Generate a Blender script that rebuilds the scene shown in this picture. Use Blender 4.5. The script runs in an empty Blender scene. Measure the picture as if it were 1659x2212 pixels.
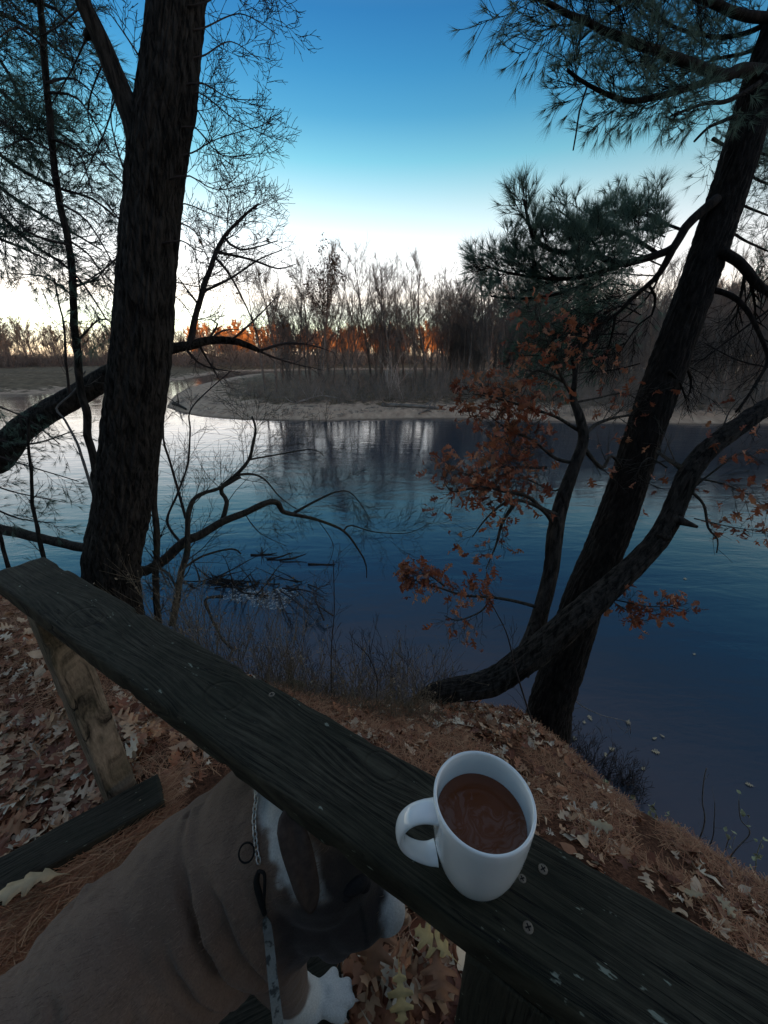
import bpy, bmesh, math, random, time
import numpy as np
from mathutils import Vector, Matrix, noise
from mathutils.bvhtree import BVHTree
R = math.radians
T0 = time.time()
scene = bpy.context.scene
COL = scene.collection

# ------------------------------------------------------------------ camera geometry
FPX = 831.0; CX = 829.5; CY = 1106.0; PITCH = 22.0; CAMZ = 4.2
cp, sp = math.cos(R(PITCH)), math.sin(R(PITCH))
def P(px, py, fwd=None, d=None, t=None):
    """a point along a line of sight at a chosen real distance (fwd metres ahead, d metres below eye level, or depth t)"""
    a = (px - CX) / FPX; b = (py - CY) / FPX
    F = cp - b * sp; D = sp + b * cp
    if t is None:
        t = fwd / F if fwd is not None else d / D
    return Vector((a * t, F * t, CAMZ - D * t))
def PL(pts, f0=None, f1=None):
    out = []
    n = len(pts)
    for i, p in enumerate(pts):
        f = p[2] if len(p) > 2 else f0 + (f1 - f0) * i / max(1, n - 1)
        out.append(P(p[0], p[1], fwd=f))
    return out

# ------------------------------------------------------------------ node helpers
def new_mat(name):
    m = bpy.data.materials.new(name); m.use_nodes = True
    nt = m.node_tree
    b = nt.nodes['Principled BSDF']
    return m, nt, b
def N(nt, typ, **kw):
    n = nt.nodes.new(typ)
    for k, v in kw.items():
        setattr(n, k, v)
    return n
def setin(n, **kw):
    for k, v in kw.items():
        n.inputs[k.replace('_', ' ')].default_value = v
def coord(nt, scale=(1, 1, 1), kind='Object', rot=(0, 0, 0)):
    tc = N(nt, 'ShaderNodeTexCoord'); mp = N(nt, 'ShaderNodeMapping')
    mp.inputs['Scale'].default_value = scale
    mp.inputs['Rotation'].default_value = rot
    nt.links.new(tc.outputs[kind], mp.inputs['Vector'])
    return mp.outputs['Vector']
def nz(nt, vec, scale, detail=6, rough=.55, dist=0.0):
    n = N(nt, 'ShaderNodeTexNoise')
    n.inputs['Scale'].default_value = scale; n.inputs['Detail'].default_value = detail
    n.inputs['Roughness'].default_value = rough; n.inputs['Distortion'].default_value = dist
    if vec is not None: nt.links.new(vec, n.inputs['Vector'])
    return n.outputs['Fac']
def ramp(nt, fac, stops, interp='LINEAR'):
    r = N(nt, 'ShaderNodeValToRGB'); r.color_ramp.interpolation = interp
    els = r.color_ramp.elements
    while len(els) < len(stops): els.new(0.5)
    for e, (p, c) in zip(els, stops):
        e.position = p
        e.color = (c, c, c, 1) if isinstance(c, (int, float)) else (c[0], c[1], c[2], 1)
    nt.links.new(fac, r.inputs['Fac'])
    return r.outputs['Color']
def mix(nt, fac, a, b, mode='MIX'):
    m = N(nt, 'ShaderNodeMix', data_type='RGBA', blend_type=mode)
    for sock, v in ((m.inputs[0], fac), (m.inputs[6], a), (m.inputs[7], b)):
        if hasattr(v, 'links'): nt.links.new(v, sock)
        elif isinstance(v, (int, float)): sock.default_value = v
        else: sock.default_value = (v[0], v[1], v[2], 1)
    return m.outputs[2]
def math_(nt, op, a, b=None, c=None):
    m = N(nt, 'ShaderNodeMath', operation=op)
    for i, v in enumerate((a, b, c)):
        if v is None: continue
        if hasattr(v, 'links'): nt.links.new(v, m.inputs[i])
        else: m.inputs[i].default_value = v
    return m.outputs[0]
def bump(nt, b, height, strength=.5, dist=.01):
    bp = N(nt, 'ShaderNodeBump'); bp.inputs['Strength'].default_value = strength
    bp.inputs['Distance'].default_value = dist
    nt.links.new(height, bp.inputs['Height']); nt.links.new(bp.outputs['Normal'], b.inputs['Normal'])
    return bp

def bark_mat(name, dark, light, scale=1.0, moss=None, rough=.9):
    m, nt, b = new_mat(name)
    v = coord(nt, (14 * scale, 14 * scale, 3.2 * scale))
    n1 = nz(nt, v, 3.0, 8, .65, .6)
    n2 = nz(nt, coord(nt), 45 * scale, 4, .6)
    c = ramp(nt, n1, [(.38, dark), (.66, light)])
    c = mix(nt, math_(nt, 'MULTIPLY', n2, .6), c, dark)
    if moss:
        n3 = nz(nt, coord(nt), 5, 5, .6)
        c = mix(nt, ramp(nt, n3, [(.55, 0), (.72, .7)]), c, moss)
    nt.links.new(c, b.inputs['Base Color'])
    b.inputs['Roughness'].default_value = rough
    b.inputs['Specular IOR Level'].default_value = .2
    bump(nt, b, n1, .8, .012)
    return m
def plain(name, col, rough=.8, spec=.3, var=.3, sc=20, metal=0):
    m, nt, b = new_mat(name)
    n = nz(nt, coord(nt), sc, 5, .6)
    dk = tuple(x * (1 - var) for x in col); lt = tuple(min(1, x * (1 + var)) for x in col)
    nt.links.new(ramp(nt, n, [(.3, dk), (.7, lt)]), b.inputs['Base Color'])
    b.inputs['Roughness'].default_value = rough; b.inputs['Specular IOR Level'].default_value = spec
    b.inputs['Metallic'].default_value = metal
    bump(nt, b, n, .3, .002)
    return m
def island_mat(name, cols, rough=.7, spec=.25, transl=0.0, veins=True):
    """a colour of its own for every leaf"""
    m, nt, b = new_mat(name)
    g = N(nt, 'ShaderNodeNewGeometry')
    r = N(nt, 'ShaderNodeValToRGB'); r.color_ramp.interpolation = 'CONSTANT' if len(cols) > 4 else 'LINEAR'
    els = r.color_ramp.elements
    while len(els) < len(cols): els.new(.5)
    for i, c in enumerate(cols):
        els[i].position = i / len(cols); els[i].color = (*c, 1)
    nt.links.new(g.outputs['Random Per Island'], r.inputs['Fac'])
    n = nz(nt, coord(nt), 60, 4, .6)
    c = mix(nt, math_(nt, 'MULTIPLY', n, .55), r.outputs['Color'], tuple(x * .35 for x in cols[0]))
    nt.links.new(c, b.inputs['Base Color'])
    b.inputs['Roughness'].default_value = rough; b.inputs['Specular IOR Level'].default_value = spec
    bump(nt, b, n, .4, .003)
    if transl > 0:
        tr = N(nt, 'ShaderNodeBsdfTranslucent'); ms = N(nt, 'ShaderNodeMixShader')
        nt.links.new(c, tr.inputs['Color']); ms.inputs[0].default_value = transl
        nt.links.new(b.outputs[0], ms.inputs[1]); nt.links.new(tr.outputs[0], ms.inputs[2])
        nt.links.new(ms.outputs[0], nt.nodes['Material Output'].inputs['Surface'])
    return m

# ------------------------------------------------------------------ object helpers
class MB:
    def __init__(s): s.v = []; s.f = []
    def add(s, vs, fs):
        o = len(s.v); s.v.extend(vs); s.f.extend([tuple(i + o for i in f) for f in fs])
    def tube(s, pts, rad, sides=5, cap=False):
        n = len(pts)
        if n < 2: return
        o = len(s.v); prev = None
        for i in range(n):
            if i == 0: tg = pts[1] - pts[0]
            elif i == n - 1: tg = pts[-1] - pts[-2]
            else: tg = pts[i + 1] - pts[i - 1]
            if tg.length < 1e-9: tg = Vector((0, 0, 1))
            tg = tg.normalized()
            if prev is None:
                a = Vector((1, 0, 0)) if abs(tg.x) < .8 else Vector((0, 1, 0))
                u = tg.cross(a).normalized()
            else:
                u = (prev - tg * prev.dot(tg))
                u = u.normalized() if u.length > 1e-6 else tg.orthogonal().normalized()
            prev = u; w = tg.cross(u)
            r = rad[i] if isinstance(rad, (list, tuple)) else rad
            for k in range(sides):
                an = 2 * math.pi * k / sides
                s.v.append(pts[i] + (u * math.cos(an) + w * math.sin(an)) * r)
        for i in range(n - 1):
            for k in range(sides):
                k2 = (k + 1) % sides
                s.f.append((o + i * sides + k, o + i * sides + k2, o + (i + 1) * sides + k2, o + (i + 1) * sides + k))
        if cap:
            s.f.append(tuple(o + k for k in reversed(range(sides))))
            s.f.append(tuple(o + (n - 1) * sides + k for k in range(sides)))
    def build(s, name, mat, parent=None, smooth=True):
        me = bpy.data.meshes.new(name); me.from_pydata([tuple(v) for v in s.v], [], s.f)
        if mat: me.materials.append(mat)
        if smooth and len(me.polygons): me.polygons.foreach_set('use_smooth', [True] * len(me.polygons))
        me.update()
        o = bpy.data.objects.new(name, me); COL.objects.link(o)
        if parent: 
            o.parent = parent
            o.matrix_parent_inverse = Matrix.Translation(-parent.location)
        return o
def tag(o, label=None, cat=None, group=None, kind=None):
    if label: o['label'] = label
    if cat: o['category'] = cat
    if group: o['group'] = group
    if kind: o['kind'] = kind
    return o
def thing(name, loc, label, cat, group=None):
    o = bpy.data.objects.new(name, None); COL.objects.link(o); o.location = loc; o.empty_display_size = .1
    return tag(o, label, cat, group)
def spline(pts, step=None, n=None):
    """Catmull-Rom; pts may be Vectors; returns dense list and parameter list"""
    out = []; par = []
    m = len(pts)
    for i in range(m - 1):
        p0 = pts[max(0, i - 1)]; p1 = pts[i]; p2 = pts[i + 1]; p3 = pts[min(m - 1, i + 2)]
        k = n or max(1, int((p2 - p1).length / step))
        for j in range(k):
            u = j / k
            q = .5 * ((2 * p1) + (p2 - p0) * u + (2 * p0 - 5 * p1 + 4 * p2 - p3) * u * u + (3 * p1 - p0 - 3 * p2 + p3) * u ** 3)
            out.append(q); par.append(i + u)
    out.append(pts[-1].copy()); par.append(m - 1)
    return out, par
def lerp_list(vals, t):
    i = min(int(t), len(vals) - 2); u = t - i
    return vals[i] * (1 - u) + vals[i + 1] * u
def bark_tube(mb, pts, radii, sides=96, step=.02, amp=.012, fz=4.0, ft=6.0, lump=.03, seed=0.0):
    sm, par = spline(pts, step=step)
    n = len(sm); o = len(mb.v); prev = None; L = 0
    for i in range(n):
        tg = (sm[min(n - 1, i + 1)] - sm[max(0, i - 1)]).normalized()
        if i: L += (sm[i] - sm[i - 1]).length
        if prev is None: u = tg.cross(Vector((0, 1, 0))).normalized()
        else: u = (prev - tg * prev.dot(tg)).normalized()
        prev = u; w = tg.cross(u)
        r = lerp_list(radii, par[i])
        for k in range(sides):
            an = 2 * math.pi * k / sides; ca, sa = math.cos(an), math.sin(an)
            q = Vector((ca * ft + seed, sa * ft, L * fz))
            wob = noise.noise(Vector((ca * 2 + seed, sa * 2, L * 1.7 + 9))) * .9
            a = noise.noise(q + Vector((wob, wob * .6, 0)))
            ridge = 1 - min(1, abs(a) * 3.2)           # 1 on furrow lines
            b2 = noise.noise(Vector((ca * ft * 3, sa * ft * 3, L * fz * 4 + seed)))
            big = noise.noise(Vector((ca * 1.3, sa * 1.3, L * 1.5 + seed)))
            rr = r * (1 + lump * big * 2) - amp * ridge ** 1.5 * (.6 + .5 * b2) + amp * .35 * b2
            mb.v.append(sm[i] + (u * ca + w * sa) * rr)
    for i in range(n - 1):
        for k in range(sides):
            k2 = (k + 1) % sides
            mb.f.append((o + i * sides + k, o + i * sides + k2, o + (i + 1) * sides + k2, o + (i + 1) * sides + k))
    mb.f.append(tuple(o + (n - 1) * sides + k for k in range(sides)))
    return sm, par
def rvec(rg, s=1.0): return Vector((rg.uniform(-s, s), rg.uniform(-s, s), rg.uniform(-s, s)))
def wander(rg, p, d, length, n, jit, curve=Vector((0, 0, 0))):
    pts = [p.copy()]; d = d.normalized(); st = length / n
    for i in range(n):
        d = (d + rvec(rg, jit) + curve / n).normalized()
        pts.append(pts[-1] + d * st)
    return pts
def twigs(mb, rg, pts, r, level, length, count, ang=.9, jit=.16, curve=Vector((0, 0, 0)), taper=.55, minr=.0011, t0=.1, bias=None, tips=None, sides=3):
    """side shoots of a branch, with shoots of their own"""
    n = len(pts)
    for c in range(count):
        u = t0 + (1 - t0) * (c + rg.random()) / count
        x = u * (n - 1); i = min(int(x), n - 2)
        p = pts[i].lerp(pts[i + 1], x - i)
        d = (pts[i + 1] - pts[i]).normalized()
        side = d.cross(rvec(rg)).normalized()
        a = ang * rg.uniform(.7, 1.2)
        nd = d * math.cos(a) + side * math.sin(a)
        if bias is not None: nd = (nd + bias * rg.uniform(.3, 1)).normalized()
        L = length * rg.uniform(.45, 1.15) * (1 - .5 * u)
        k = 5 if L > .12 else 3
        q = wander(rg, p, nd, L, k, jit, curve)
        rr = max(minr, r * taper * (1 - .4 * u))
        mb.tube(q, [max(minr * .7, rr * (1 - .75 * j / k)) for j in range(k + 1)], sides)
        if tips is not None and level <= 1: tips.append((q[-1], (q[-1] - q[-2]).normalized()))
        if level > 1:
            twigs(mb, rg, q, rr, level - 1, length * .5, max(3, int(count * .62)), ang, jit * 1.15, curve, taper, minr, .15, bias, tips, sides)
def limb(mb, pts, r0, r1, sides=8, step=.03, lump=.12, seed=0):
    sm, par = spline(pts, step=step); n = len(sm)
    rad = []
    for i in range(n):
        u = par[i] / (len(pts) - 1)
        rad.append((r0 * (1 - u) + r1 * u) * (1 + lump * noise.noise(sm[i] * 22 + Vector((seed, 0, 0)))))
    sm = [p + Vector((noise.noise(p * 9), noise.noise(p * 9 + Vector((5, 5, 5))), noise.noise(p * 9 + Vector((9, 1, 3))))) * (r0 * .18) for p in sm]
    mb.tube(sm, rad, sides, cap=True)
    return sm

# ------------------------------------------------------------------ leaves and needles
def leaf_outline(kind):
    # half outline (along x from stem 0 to tip 1, y half-width), red/white oak lobes
    if kind == 0: h = [(0, .012), (.12, .05), (.16, .17), (.24, .2), (.27, .08), (.36, .1), (.42, .33), (.5, .36), (.52, .12), (.6, .12), (.67, .33), (.75, .32), (.76, .11), (.84, .1), (.9, .17), (.94, .06), (1, 0)]
    elif kind == 1: h = [(0, .012), (.1, .04), (.2, .14), (.27, .16), (.31, .09), (.4, .14), (.48, .26), (.54, .25), (.57, .14), (.66, .18), (.73, .27), (.79, .25), (.81, .16), (.9, .14), (.95, .1), (1, 0)]
    else: h = [(0, .01), (.1, .08), (.25, .2), (.42, .27), (.55, .27), (.7, .22), (.85, .11), (.94, .04), (1, 0)]
    return h
def add_leaf(mb, rg, pos, normal, size, kind=0, curl=.25, heading=None, stem=True):
    h = leaf_outline(kind)
    nrm = normal.normalized()
    x = (heading - nrm * heading.dot(nrm)) if heading is not None else nrm.cross(rvec(rg))
    if x.length < 1e-4: x = nrm.orthogonal()
    x = x.normalized(); y = nrm.cross(x)
    c1 = rg.uniform(-curl, curl) * 1.5; c2 = rg.uniform(.1, 1) * curl * 2.2 * rg.choice((1, 1, -.6)); tw = rg.uniform(-curl, curl); rip = rg.uniform(0, 6); wd = rg.uniform(.8, 1.15)
    o = len(mb.v); n = len(h)
    def pt(u, v):
        zz = c1 * (u - .4) ** 2 * 1.6 + c2 * v * v * 2.2 + tw * v * (u - .3) * 1.6 + curl * .12 * math.sin(9 * u + rip) * abs(v) * 4
        return pos + (x * (u - .45) + y * v * wd + nrm * zz) * size
    for u, w in h:
        mb.v.append(pt(u, 0)); mb.v.append(pt(u + w * .15, w)); mb.v.append(pt(u + w * .12, -w * rg.uniform(.85, 1.1)))
    for i in range(n - 1):
        a = o + 3 * i
        mb.f.append((a, a + 3, a + 4, a + 1)); mb.f.append((a, a + 2, a + 5, a + 3))
    if stem:
        s0 = len(mb.v); w = .012
        mb.v.extend([pt(0, w), pt(0, -w), pos + (x * -.68 + nrm * c1 * .6) * size])
        mb.f.append((s0, s0 + 1, s0 + 2)); 
        # tie the stalk to the blade so both share one colour
        mb.f.append((s0, o, s0 + 1))
def add_tuft(mb, rg, p, d, L, n=26, w=.0011, spread=.75):
    d = d.normalized(); u = d.orthogonal().normalized(); v = d.cross(u)
    for i in range(n):
        a = rg.uniform(0, 2 * math.pi); s = spread * math.sqrt(rg.random())
        q = (d + (u * math.cos(a) + v * math.sin(a)) * s).normalized()
        q = (q + Vector((0, 0, -.08))).normalized()
        l = L * rg.uniform(.75, 1.1); b = p - d * rg.uniform(0, L * .35)
        sd = q.cross(rvec(rg)).normalized() * w
        o = len(mb.v)
        mb.v.extend([b + sd, b - sd, b + q * l])
        mb.f.append((o, o + 1, o + 2))

# ================================================================== MATERIALS
M = {}
M['oak_bark'] = bark_mat('oak_bark', (.004, .0035, .003), (.085, .072, .062), 1.0)
M['pine_bark'] = bark_mat('pine_bark', (.004, .0035, .003), (.034, .026, .022), 1.1)
M['lichen_bark'] = bark_mat('lichen_bark', (.02, .017, .014), (.11, .095, .08), 1.6, (.05, .055, .03))
M['twig_bark'] = plain('twig_bark', (.045, .036, .034), .85, .2, .4, 40)
M['grey_twig'] = plain('grey_twig', (.16, .145, .135), .85, .2, .35, 40)
M['far_bark'] = plain('far_bark', (.14, .125, .112), .9, .1, .45, 1.3)
M['pale_bark'] = plain('pale_bark', (.34, .31, .28), .85, .1, .25, 6)
M['needle'] = island_mat('needle', [(.10, .17, .125), (.13, .21, .155), (.16, .24, .18), (.19, .28, .22)], .5, .4, .5)
M['dead_needle'] = island_mat('dead_needle', [(.42, .17, .09), (.54, .24, .12), (.24, .095, .055), (.62, .34, .18)], .7, .2)
M['red_leaf'] = island_mat('red_leaf', [(.36, .11, .055), (.46, .165, .08), (.24, .07, .04), (.50, .23, .12), (.38, .13, .065)], .5, .35, .35)
M['litter'] = island_mat('litter', [(.46, .20, .10), (.24, .085, .045), (.64, .46, .30), (.52, .28, .15), (.15, .05, .03), (.68, .50, .34), (.38, .16, .085), (.74, .62, .46), (.22, .08, .045), (.55, .33, .19)], .6, .3)
M['tan_leaf'] = plain('tan_leaf', (.40, .30, .18), .6, .3, .25, 30)
M['yellow_leaf'] = plain('yellow_leaf', (.42, .29, .12), .6, .3, .3, 30)
M['brown_leaf'] = plain('brown_leaf', (.2, .09, .045), .6, .3, .35, 30)
M['dry_stem'] = plain('dry_stem', (.2, .15, .1), .85, .15, .4, 60)
M['weed'] = plain('weed', (.36, .36, .2), .8, .15, .3, 60)

def deck_mat(name, dark, light, green=(.03, .04, .028), knots=()):
    m, nt, b = new_mat(name)
    tc = N(nt, 'ShaderNodeTexCoord')
    pos = tc.outputs['Object']
    sep = N(nt, 'ShaderNodeSeparateXYZ'); nt.links.new(pos, sep.inputs[0])
    X, Y = sep.outputs[0], sep.outputs[1]
    low = nz(nt, coord(nt, (2.2, 9, 9)), 1.0, 2, .4)
    g = math_(nt, 'ADD', Y, math_(nt, 'MULTIPLY', low, .05))
    rings = None
    for kx, ky, kr in knots:
        dx = math_(nt, 'SUBTRACT', X, kx); dy = math_(nt, 'SUBTRACT', Y, ky)
        d2 = math_(nt, 'ADD', math_(nt, 'MULTIPLY', math_(nt, 'MULTIPLY', dx, dx), .16), math_(nt, 'MULTIPLY', dy, dy))
        ex = math_(nt, 'EXPONENT', math_(nt, 'MULTIPLY', d2, -1.0 / (kr * kr)))
        sg = math_(nt, 'MULTIPLY', math_(nt, 'SIGN', dy), kr * 1.1)
        g = math_(nt, 'SUBTRACT', g, math_(nt, 'MULTIPLY', ex, math_(nt, 'MULTIPLY', dy, .85)))
        dd = math_(nt, 'SQRT', math_(nt, 'ADD', math_(nt, 'MULTIPLY', math_(nt, 'MULTIPLY', dx, dx), .55), math_(nt, 'MULTIPLY', dy, dy)))
        rg_ = math_(nt, 'ABSOLUTE', math_(nt, 'SUBTRACT', dd, kr * .52))
        rr = ramp(nt, math_(nt, 'DIVIDE', rg_, kr * .5), [(0.0, 1.0), (.14, 0.0)])
        rings = rr if rings is None else mix(nt, 1.0, rings, rr, 'LIGHTEN')
    wv = math_(nt, 'SINE', math_(nt, 'MULTIPLY', g, 900.0))
    cmb = N(nt, 'ShaderNodeCombineXYZ')
    nt.links.new(math_(nt, 'MULTIPLY', X, 9.0), cmb.inputs[0]); nt.links.new(math_(nt, 'MULTIPLY', g, 430.0), cmb.inputs[1])
    fib = nz(nt, cmb.outputs[0], 1.0, 7, .62)
    cmb2 = N(nt, 'ShaderNodeCombineXYZ')
    nt.links.new(math_(nt, 'MULTIPLY', X, 3.1), cmb2.inputs[0]); nt.links.new(math_(nt, 'MULTIPLY', g, 85.0), cmb2.inputs[1])
    crack = nz(nt, cmb2.outputs[0], 1.0, 3, .5)
    ck = ramp(nt, math_(nt, 'ABSOLUTE', math_(nt, 'SUBTRACT', crack, .5)), [(0.0, 1.0), (.012, 0.0)])
    msk = ramp(nt, nz(nt, coord(nt, (3, 12, 12)), 2.0, 2, .5), [(.45, 0), (.56, 1)])
    ck = math_(nt, 'MULTIPLY', ck, msk)
    h = math_(nt, 'ADD', math_(nt, 'MULTIPLY', fib, 1.0), math_(nt, 'MULTIPLY', wv, .035))
    h = math_(nt, 'ADD', math_(nt, 'MULTIPLY', h, .75), math_(nt, 'MULTIPLY', nz(nt, coord(nt, (60, 240, 240)), 1.0, 4, .6), .25))
    c = ramp(nt, h, [(.38, dark), (.64, light)])
    gr = ramp(nt, nz(nt, coord(nt), 9, 5, .6), [(.42, 0), (.62, .5)])
    c = mix(nt, gr, c, green)
    c = mix(nt, ck, c, (.003, .003, .003))
    if rings is not None: c = mix(nt, math_(nt, 'MULTIPLY', rings, .25), c, (.005, .005, .004))
    # lichen flecks
    vv = coord(nt, (26, 60, 60))
    fl = nz(nt, vv, 2.2, 3, .6)
    am = nz(nt, coord(nt), 7, 2, .5)
    f = ramp(nt, math_(nt, 'ADD', fl, math_(nt, 'MULTIPLY', am, .25)), [(.825, 0), (.87, .7)])
    c = mix(nt, f, c, (.26, .28, .22))
    nt.links.new(c, b.inputs['Base Color'])
    b.inputs['Roughness'].default_value = .85; b.inputs['Specular IOR Level'].default_value = .22
    hh = math_(nt, 'SUBTRACT', h, math_(nt, 'MULTIPLY', ck, 1.5))
    if rings is not None: hh = math_(nt, 'SUBTRACT', hh, math_(nt, 'MULTIPLY', rings, .8))
    bump(nt, b, hh, .7, .0022)
    return m
M['rail'] = deck_mat('rail', (.006, .005, .003), (.062, .055, .037), (.013, .014, .007), knots=((-.26, .002, .042), (-.62, -.012, .05), (-.02, .03, .03)))
M['post'] = deck_mat('post', (.04, .028, .02), (.42, .31, .22), (.05, .05, .028))
M['timber'] = deck_mat('timber', (.010, .009, .006), (.06, .052, .038), (.02, .021, .012))
M['steel'] = plain('steel', (.5, .5, .48), .35, .5, .3, 200, .9)
M['screw'] = plain('screw', (.16, .13, .10), .6, .4, .4, 300, .4)

# ground
m, nt, b = new_mat('forest_soil'); M['soil'] = m
v = coord(nt)
n1 = nz(nt, v, 90, 8, .7, .5); n2 = nz(nt, v, 4, 4, .6)
c = ramp(nt, n1, [(.3, (.014, .008, .006)), (.5, (.12, .052, .03)), (.72, (.27, .125, .072))])
c = mix(nt, ramp(nt, n2, [(.4, 0), (.7, .6)]), c, (.03, .02, .014))
nt.links.new(c, b.inputs['Base Color']); b.inputs['Roughness'].default_value = .95; b.inputs['Specular IOR Level'].default_value = .1
bump(nt, b, n1, 1.0, .01)
# far banks: sand and grass by the 'veg' attribute
m, nt, b = new_mat('sand_and_scrub'); M['bank'] = m
v = coord(nt)
at = N(nt, 'ShaderNodeAttribute', attribute_name='veg')
n1 = nz(nt, v, .8, 7, .65, .5); n2 = nz(nt, coord(nt, (1, .35, 1)), 2.2, 6, .65)
sand = ramp(nt, n2, [(.3, (.26, .18, .125)), (.7, (.50, .37, .26))])
veg = ramp(nt, n2, [(.3, (.06, .045, .028)), (.7, (.19, .14, .085))])
k = math_(nt, 'ADD', at.outputs['Fac'], math_(nt, 'MULTIPLY', math_(nt, 'SUBTRACT', n1, .5), 3.2))
c = mix(nt, ramp(nt, k, [(.42, 0), (.56, 1)]), sand, veg)
at2 = N(nt, 'ShaderNodeAttribute', attribute_name='wet')
c = mix(nt, at2.outputs['Fac'], c, (.06, .045, .035))
nt.links.new(c, b.inputs['Base Color']); b.inputs['Roughness'].default_value = .95; b.inputs['Specular IOR Level'].default_value = .1
bump(nt, b, n2, .5, .05)
# water
m, nt, b = new_mat('river_water'); M['water'] = m
b.inputs['Base Color'].default_value = (.030, .042, .054, 1); b.inputs['Specular Tint'].default_value = (1, .85, .93, 1)
b.inputs['Roughness'].default_value = .035; b.inputs['IOR'].default_value = 1.65
v1 = nz(nt, coord(nt, (.55, 1.6, 1)), 1.1, 3, .5, .4)
v2 = nz(nt, coord(nt, (2.2, 7.0, 1)), 1.6, 4, .6, .8)
v3 = nz(nt, coord(nt, (.12, .3, 1)), 1.0, 2, .5)
rm = ramp(nt, v3, [(.4, .25), (.65, 1.0)])
h = math_(nt, 'ADD', v1, math_(nt, 'MULTIPLY', math_(nt, 'MULTIPLY', v2, .30), rm))
# a riffle of small rings where the sunken branches break the surface
rp = N(nt, 'ShaderNodeTexWave', wave_type='RINGS', rings_direction='SPHERICAL')
tc = N(nt, 'ShaderNodeTexCoord'); mp = N(nt, 'ShaderNodeMapping')
mp.inputs['Location'].default_value = (2.6, -6.9, 0)
mp.inputs['Scale'].default_value = (1.0, 1.5, 1.0)
nt.links.new(tc.outputs['Object'], mp.inputs['Vector']); nt.links.new(mp.outputs[0], rp.inputs['Vector'])
rp.inputs['Scale'].default_value = 2.2; rp.inputs['Distortion'].default_value = 5; rp.inputs['Detail'].default_value = 2
ln = N(nt, 'ShaderNodeVectorMath', operation='LENGTH'); nt.links.new(mp.outputs[0], ln.inputs[0])
fall = ramp(nt, math_(nt, 'DIVIDE', ln.outputs['Value'], 4.5), [(0, 1), (.35, .5), (1, 0)])
h = math_(nt, 'ADD', h, math_(nt, 'MULTIPLY', math_(nt, 'MULTIPLY', rp.outputs['Fac'], fall), .10))
bump(nt, b, h, .42, .03)

# ================================================================== WORLD + SUN
SUN_EL, SUN_AZ = 3.2, -150.0     # azimuth from +Y, clockwise; the sun stands low behind the viewer
w = bpy.data.worlds.new('World'); scene.world = w; w.use_nodes = True
nt = w.node_tree; bg = nt.nodes['Background']
sky = N(nt, 'ShaderNodeTexSky', sky_type='NISHITA'); sky.sun_disc = False
sky.sun_elevation = R(SUN_EL); sky.sun_rotation = R(-SUN_AZ)
sky.air_density = 1.0; sky.dust_density = .6; sky.ozone_density = 2.5
tc = N(nt, 'ShaderNodeTexCoord'); sx = N(nt, 'ShaderNodeSeparateXYZ')
nt.links.new(tc.outputs['Generated'], sx.inputs[0])
grad = ramp(nt, math_(nt, 'MAXIMUM', sx.outputs[2], 0.0), [(0, (7.7, 9.2, 24)), (.06, (8.6, 8.2, 10)), (.118, (10.8, 6.3, 5.7)), (.205, (11, 6.2, 4.8)), (.28, (7.4, 5.3, 3.9)), (.347, (3.4, 4.35, 3.5)), (.404, (1.65, 3.15, 3.15)), (.454, (1.05, 2.6, 3.0)), (.509, (.75, 2.1, 2.8)), (.60, (2.4, 2.5, 2.6)), (.78, (10.5, 6.0, 4.4))])
out = mix(nt, 1.0, sky.outputs[0], grad, 'MULTIPLY')
# the glow of the evening lies low over the river ahead; behind the seat the sky is dimmer
front = ramp(nt, math_(nt, 'ADD', math_(nt, 'MULTIPLY', sx.outputs[1], .5), .5), [(.2, 1.0), (.6, 1.0), (.9, 1.15)])
low = ramp(nt, sx.outputs[2], [(.10, 1.0), (.22, .3), (.34, 0.0)])
out = mix(nt, 1.0, out, mix(nt, low, ramp(nt, math_(nt, 'ADD', math_(nt, 'MULTIPLY', sx.outputs[1], .5), .5), [(.2, 1.2), (.55, 1.0)]), front), 'MULTIPLY')
nt.links.new(out, bg.inputs['Color']); bg.inputs['Strength'].default_value = .1
sl = bpy.data.lights.new('sun', 'SUN'); sl.energy = 5; sl.angle = R(.5); sl.color = (1, .55, .26)
so = bpy.data.objects.new('sun', sl); COL.objects.link(so)
az = R(SUN_AZ); sd = Vector((math.sin(az) * math.cos(R(SUN_EL)), math.cos(az) * math.cos(R(SUN_EL)), math.sin(R(SUN_EL))))
so.rotation_euler = sd.to_track_quat('Z', 'Y').to_euler()
so.location = sd * 50

cam = bpy.data.cameras.new('camera'); co = bpy.data.objects.new('camera', cam); COL.objects.link(co)
co.location = (0, 0, CAMZ); co.rotation_euler = (R(90 - PITCH), 0, 0)
cam.sensor_fit = 'VERTICAL'; cam.sensor_height = 24; cam.lens = FPX / 2212 * 24
cam.clip_start = .01; cam.clip_end = 5000
scene.camera = co
scene.view_settings.view_transform = 'Standard'; scene.view_settings.look = 'None'
scene.view_settings.exposure = .45; scene.view_settings.gamma = 1
scene.cycles.use_denoising = True
scene.cycles.max_bounces = 6

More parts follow.
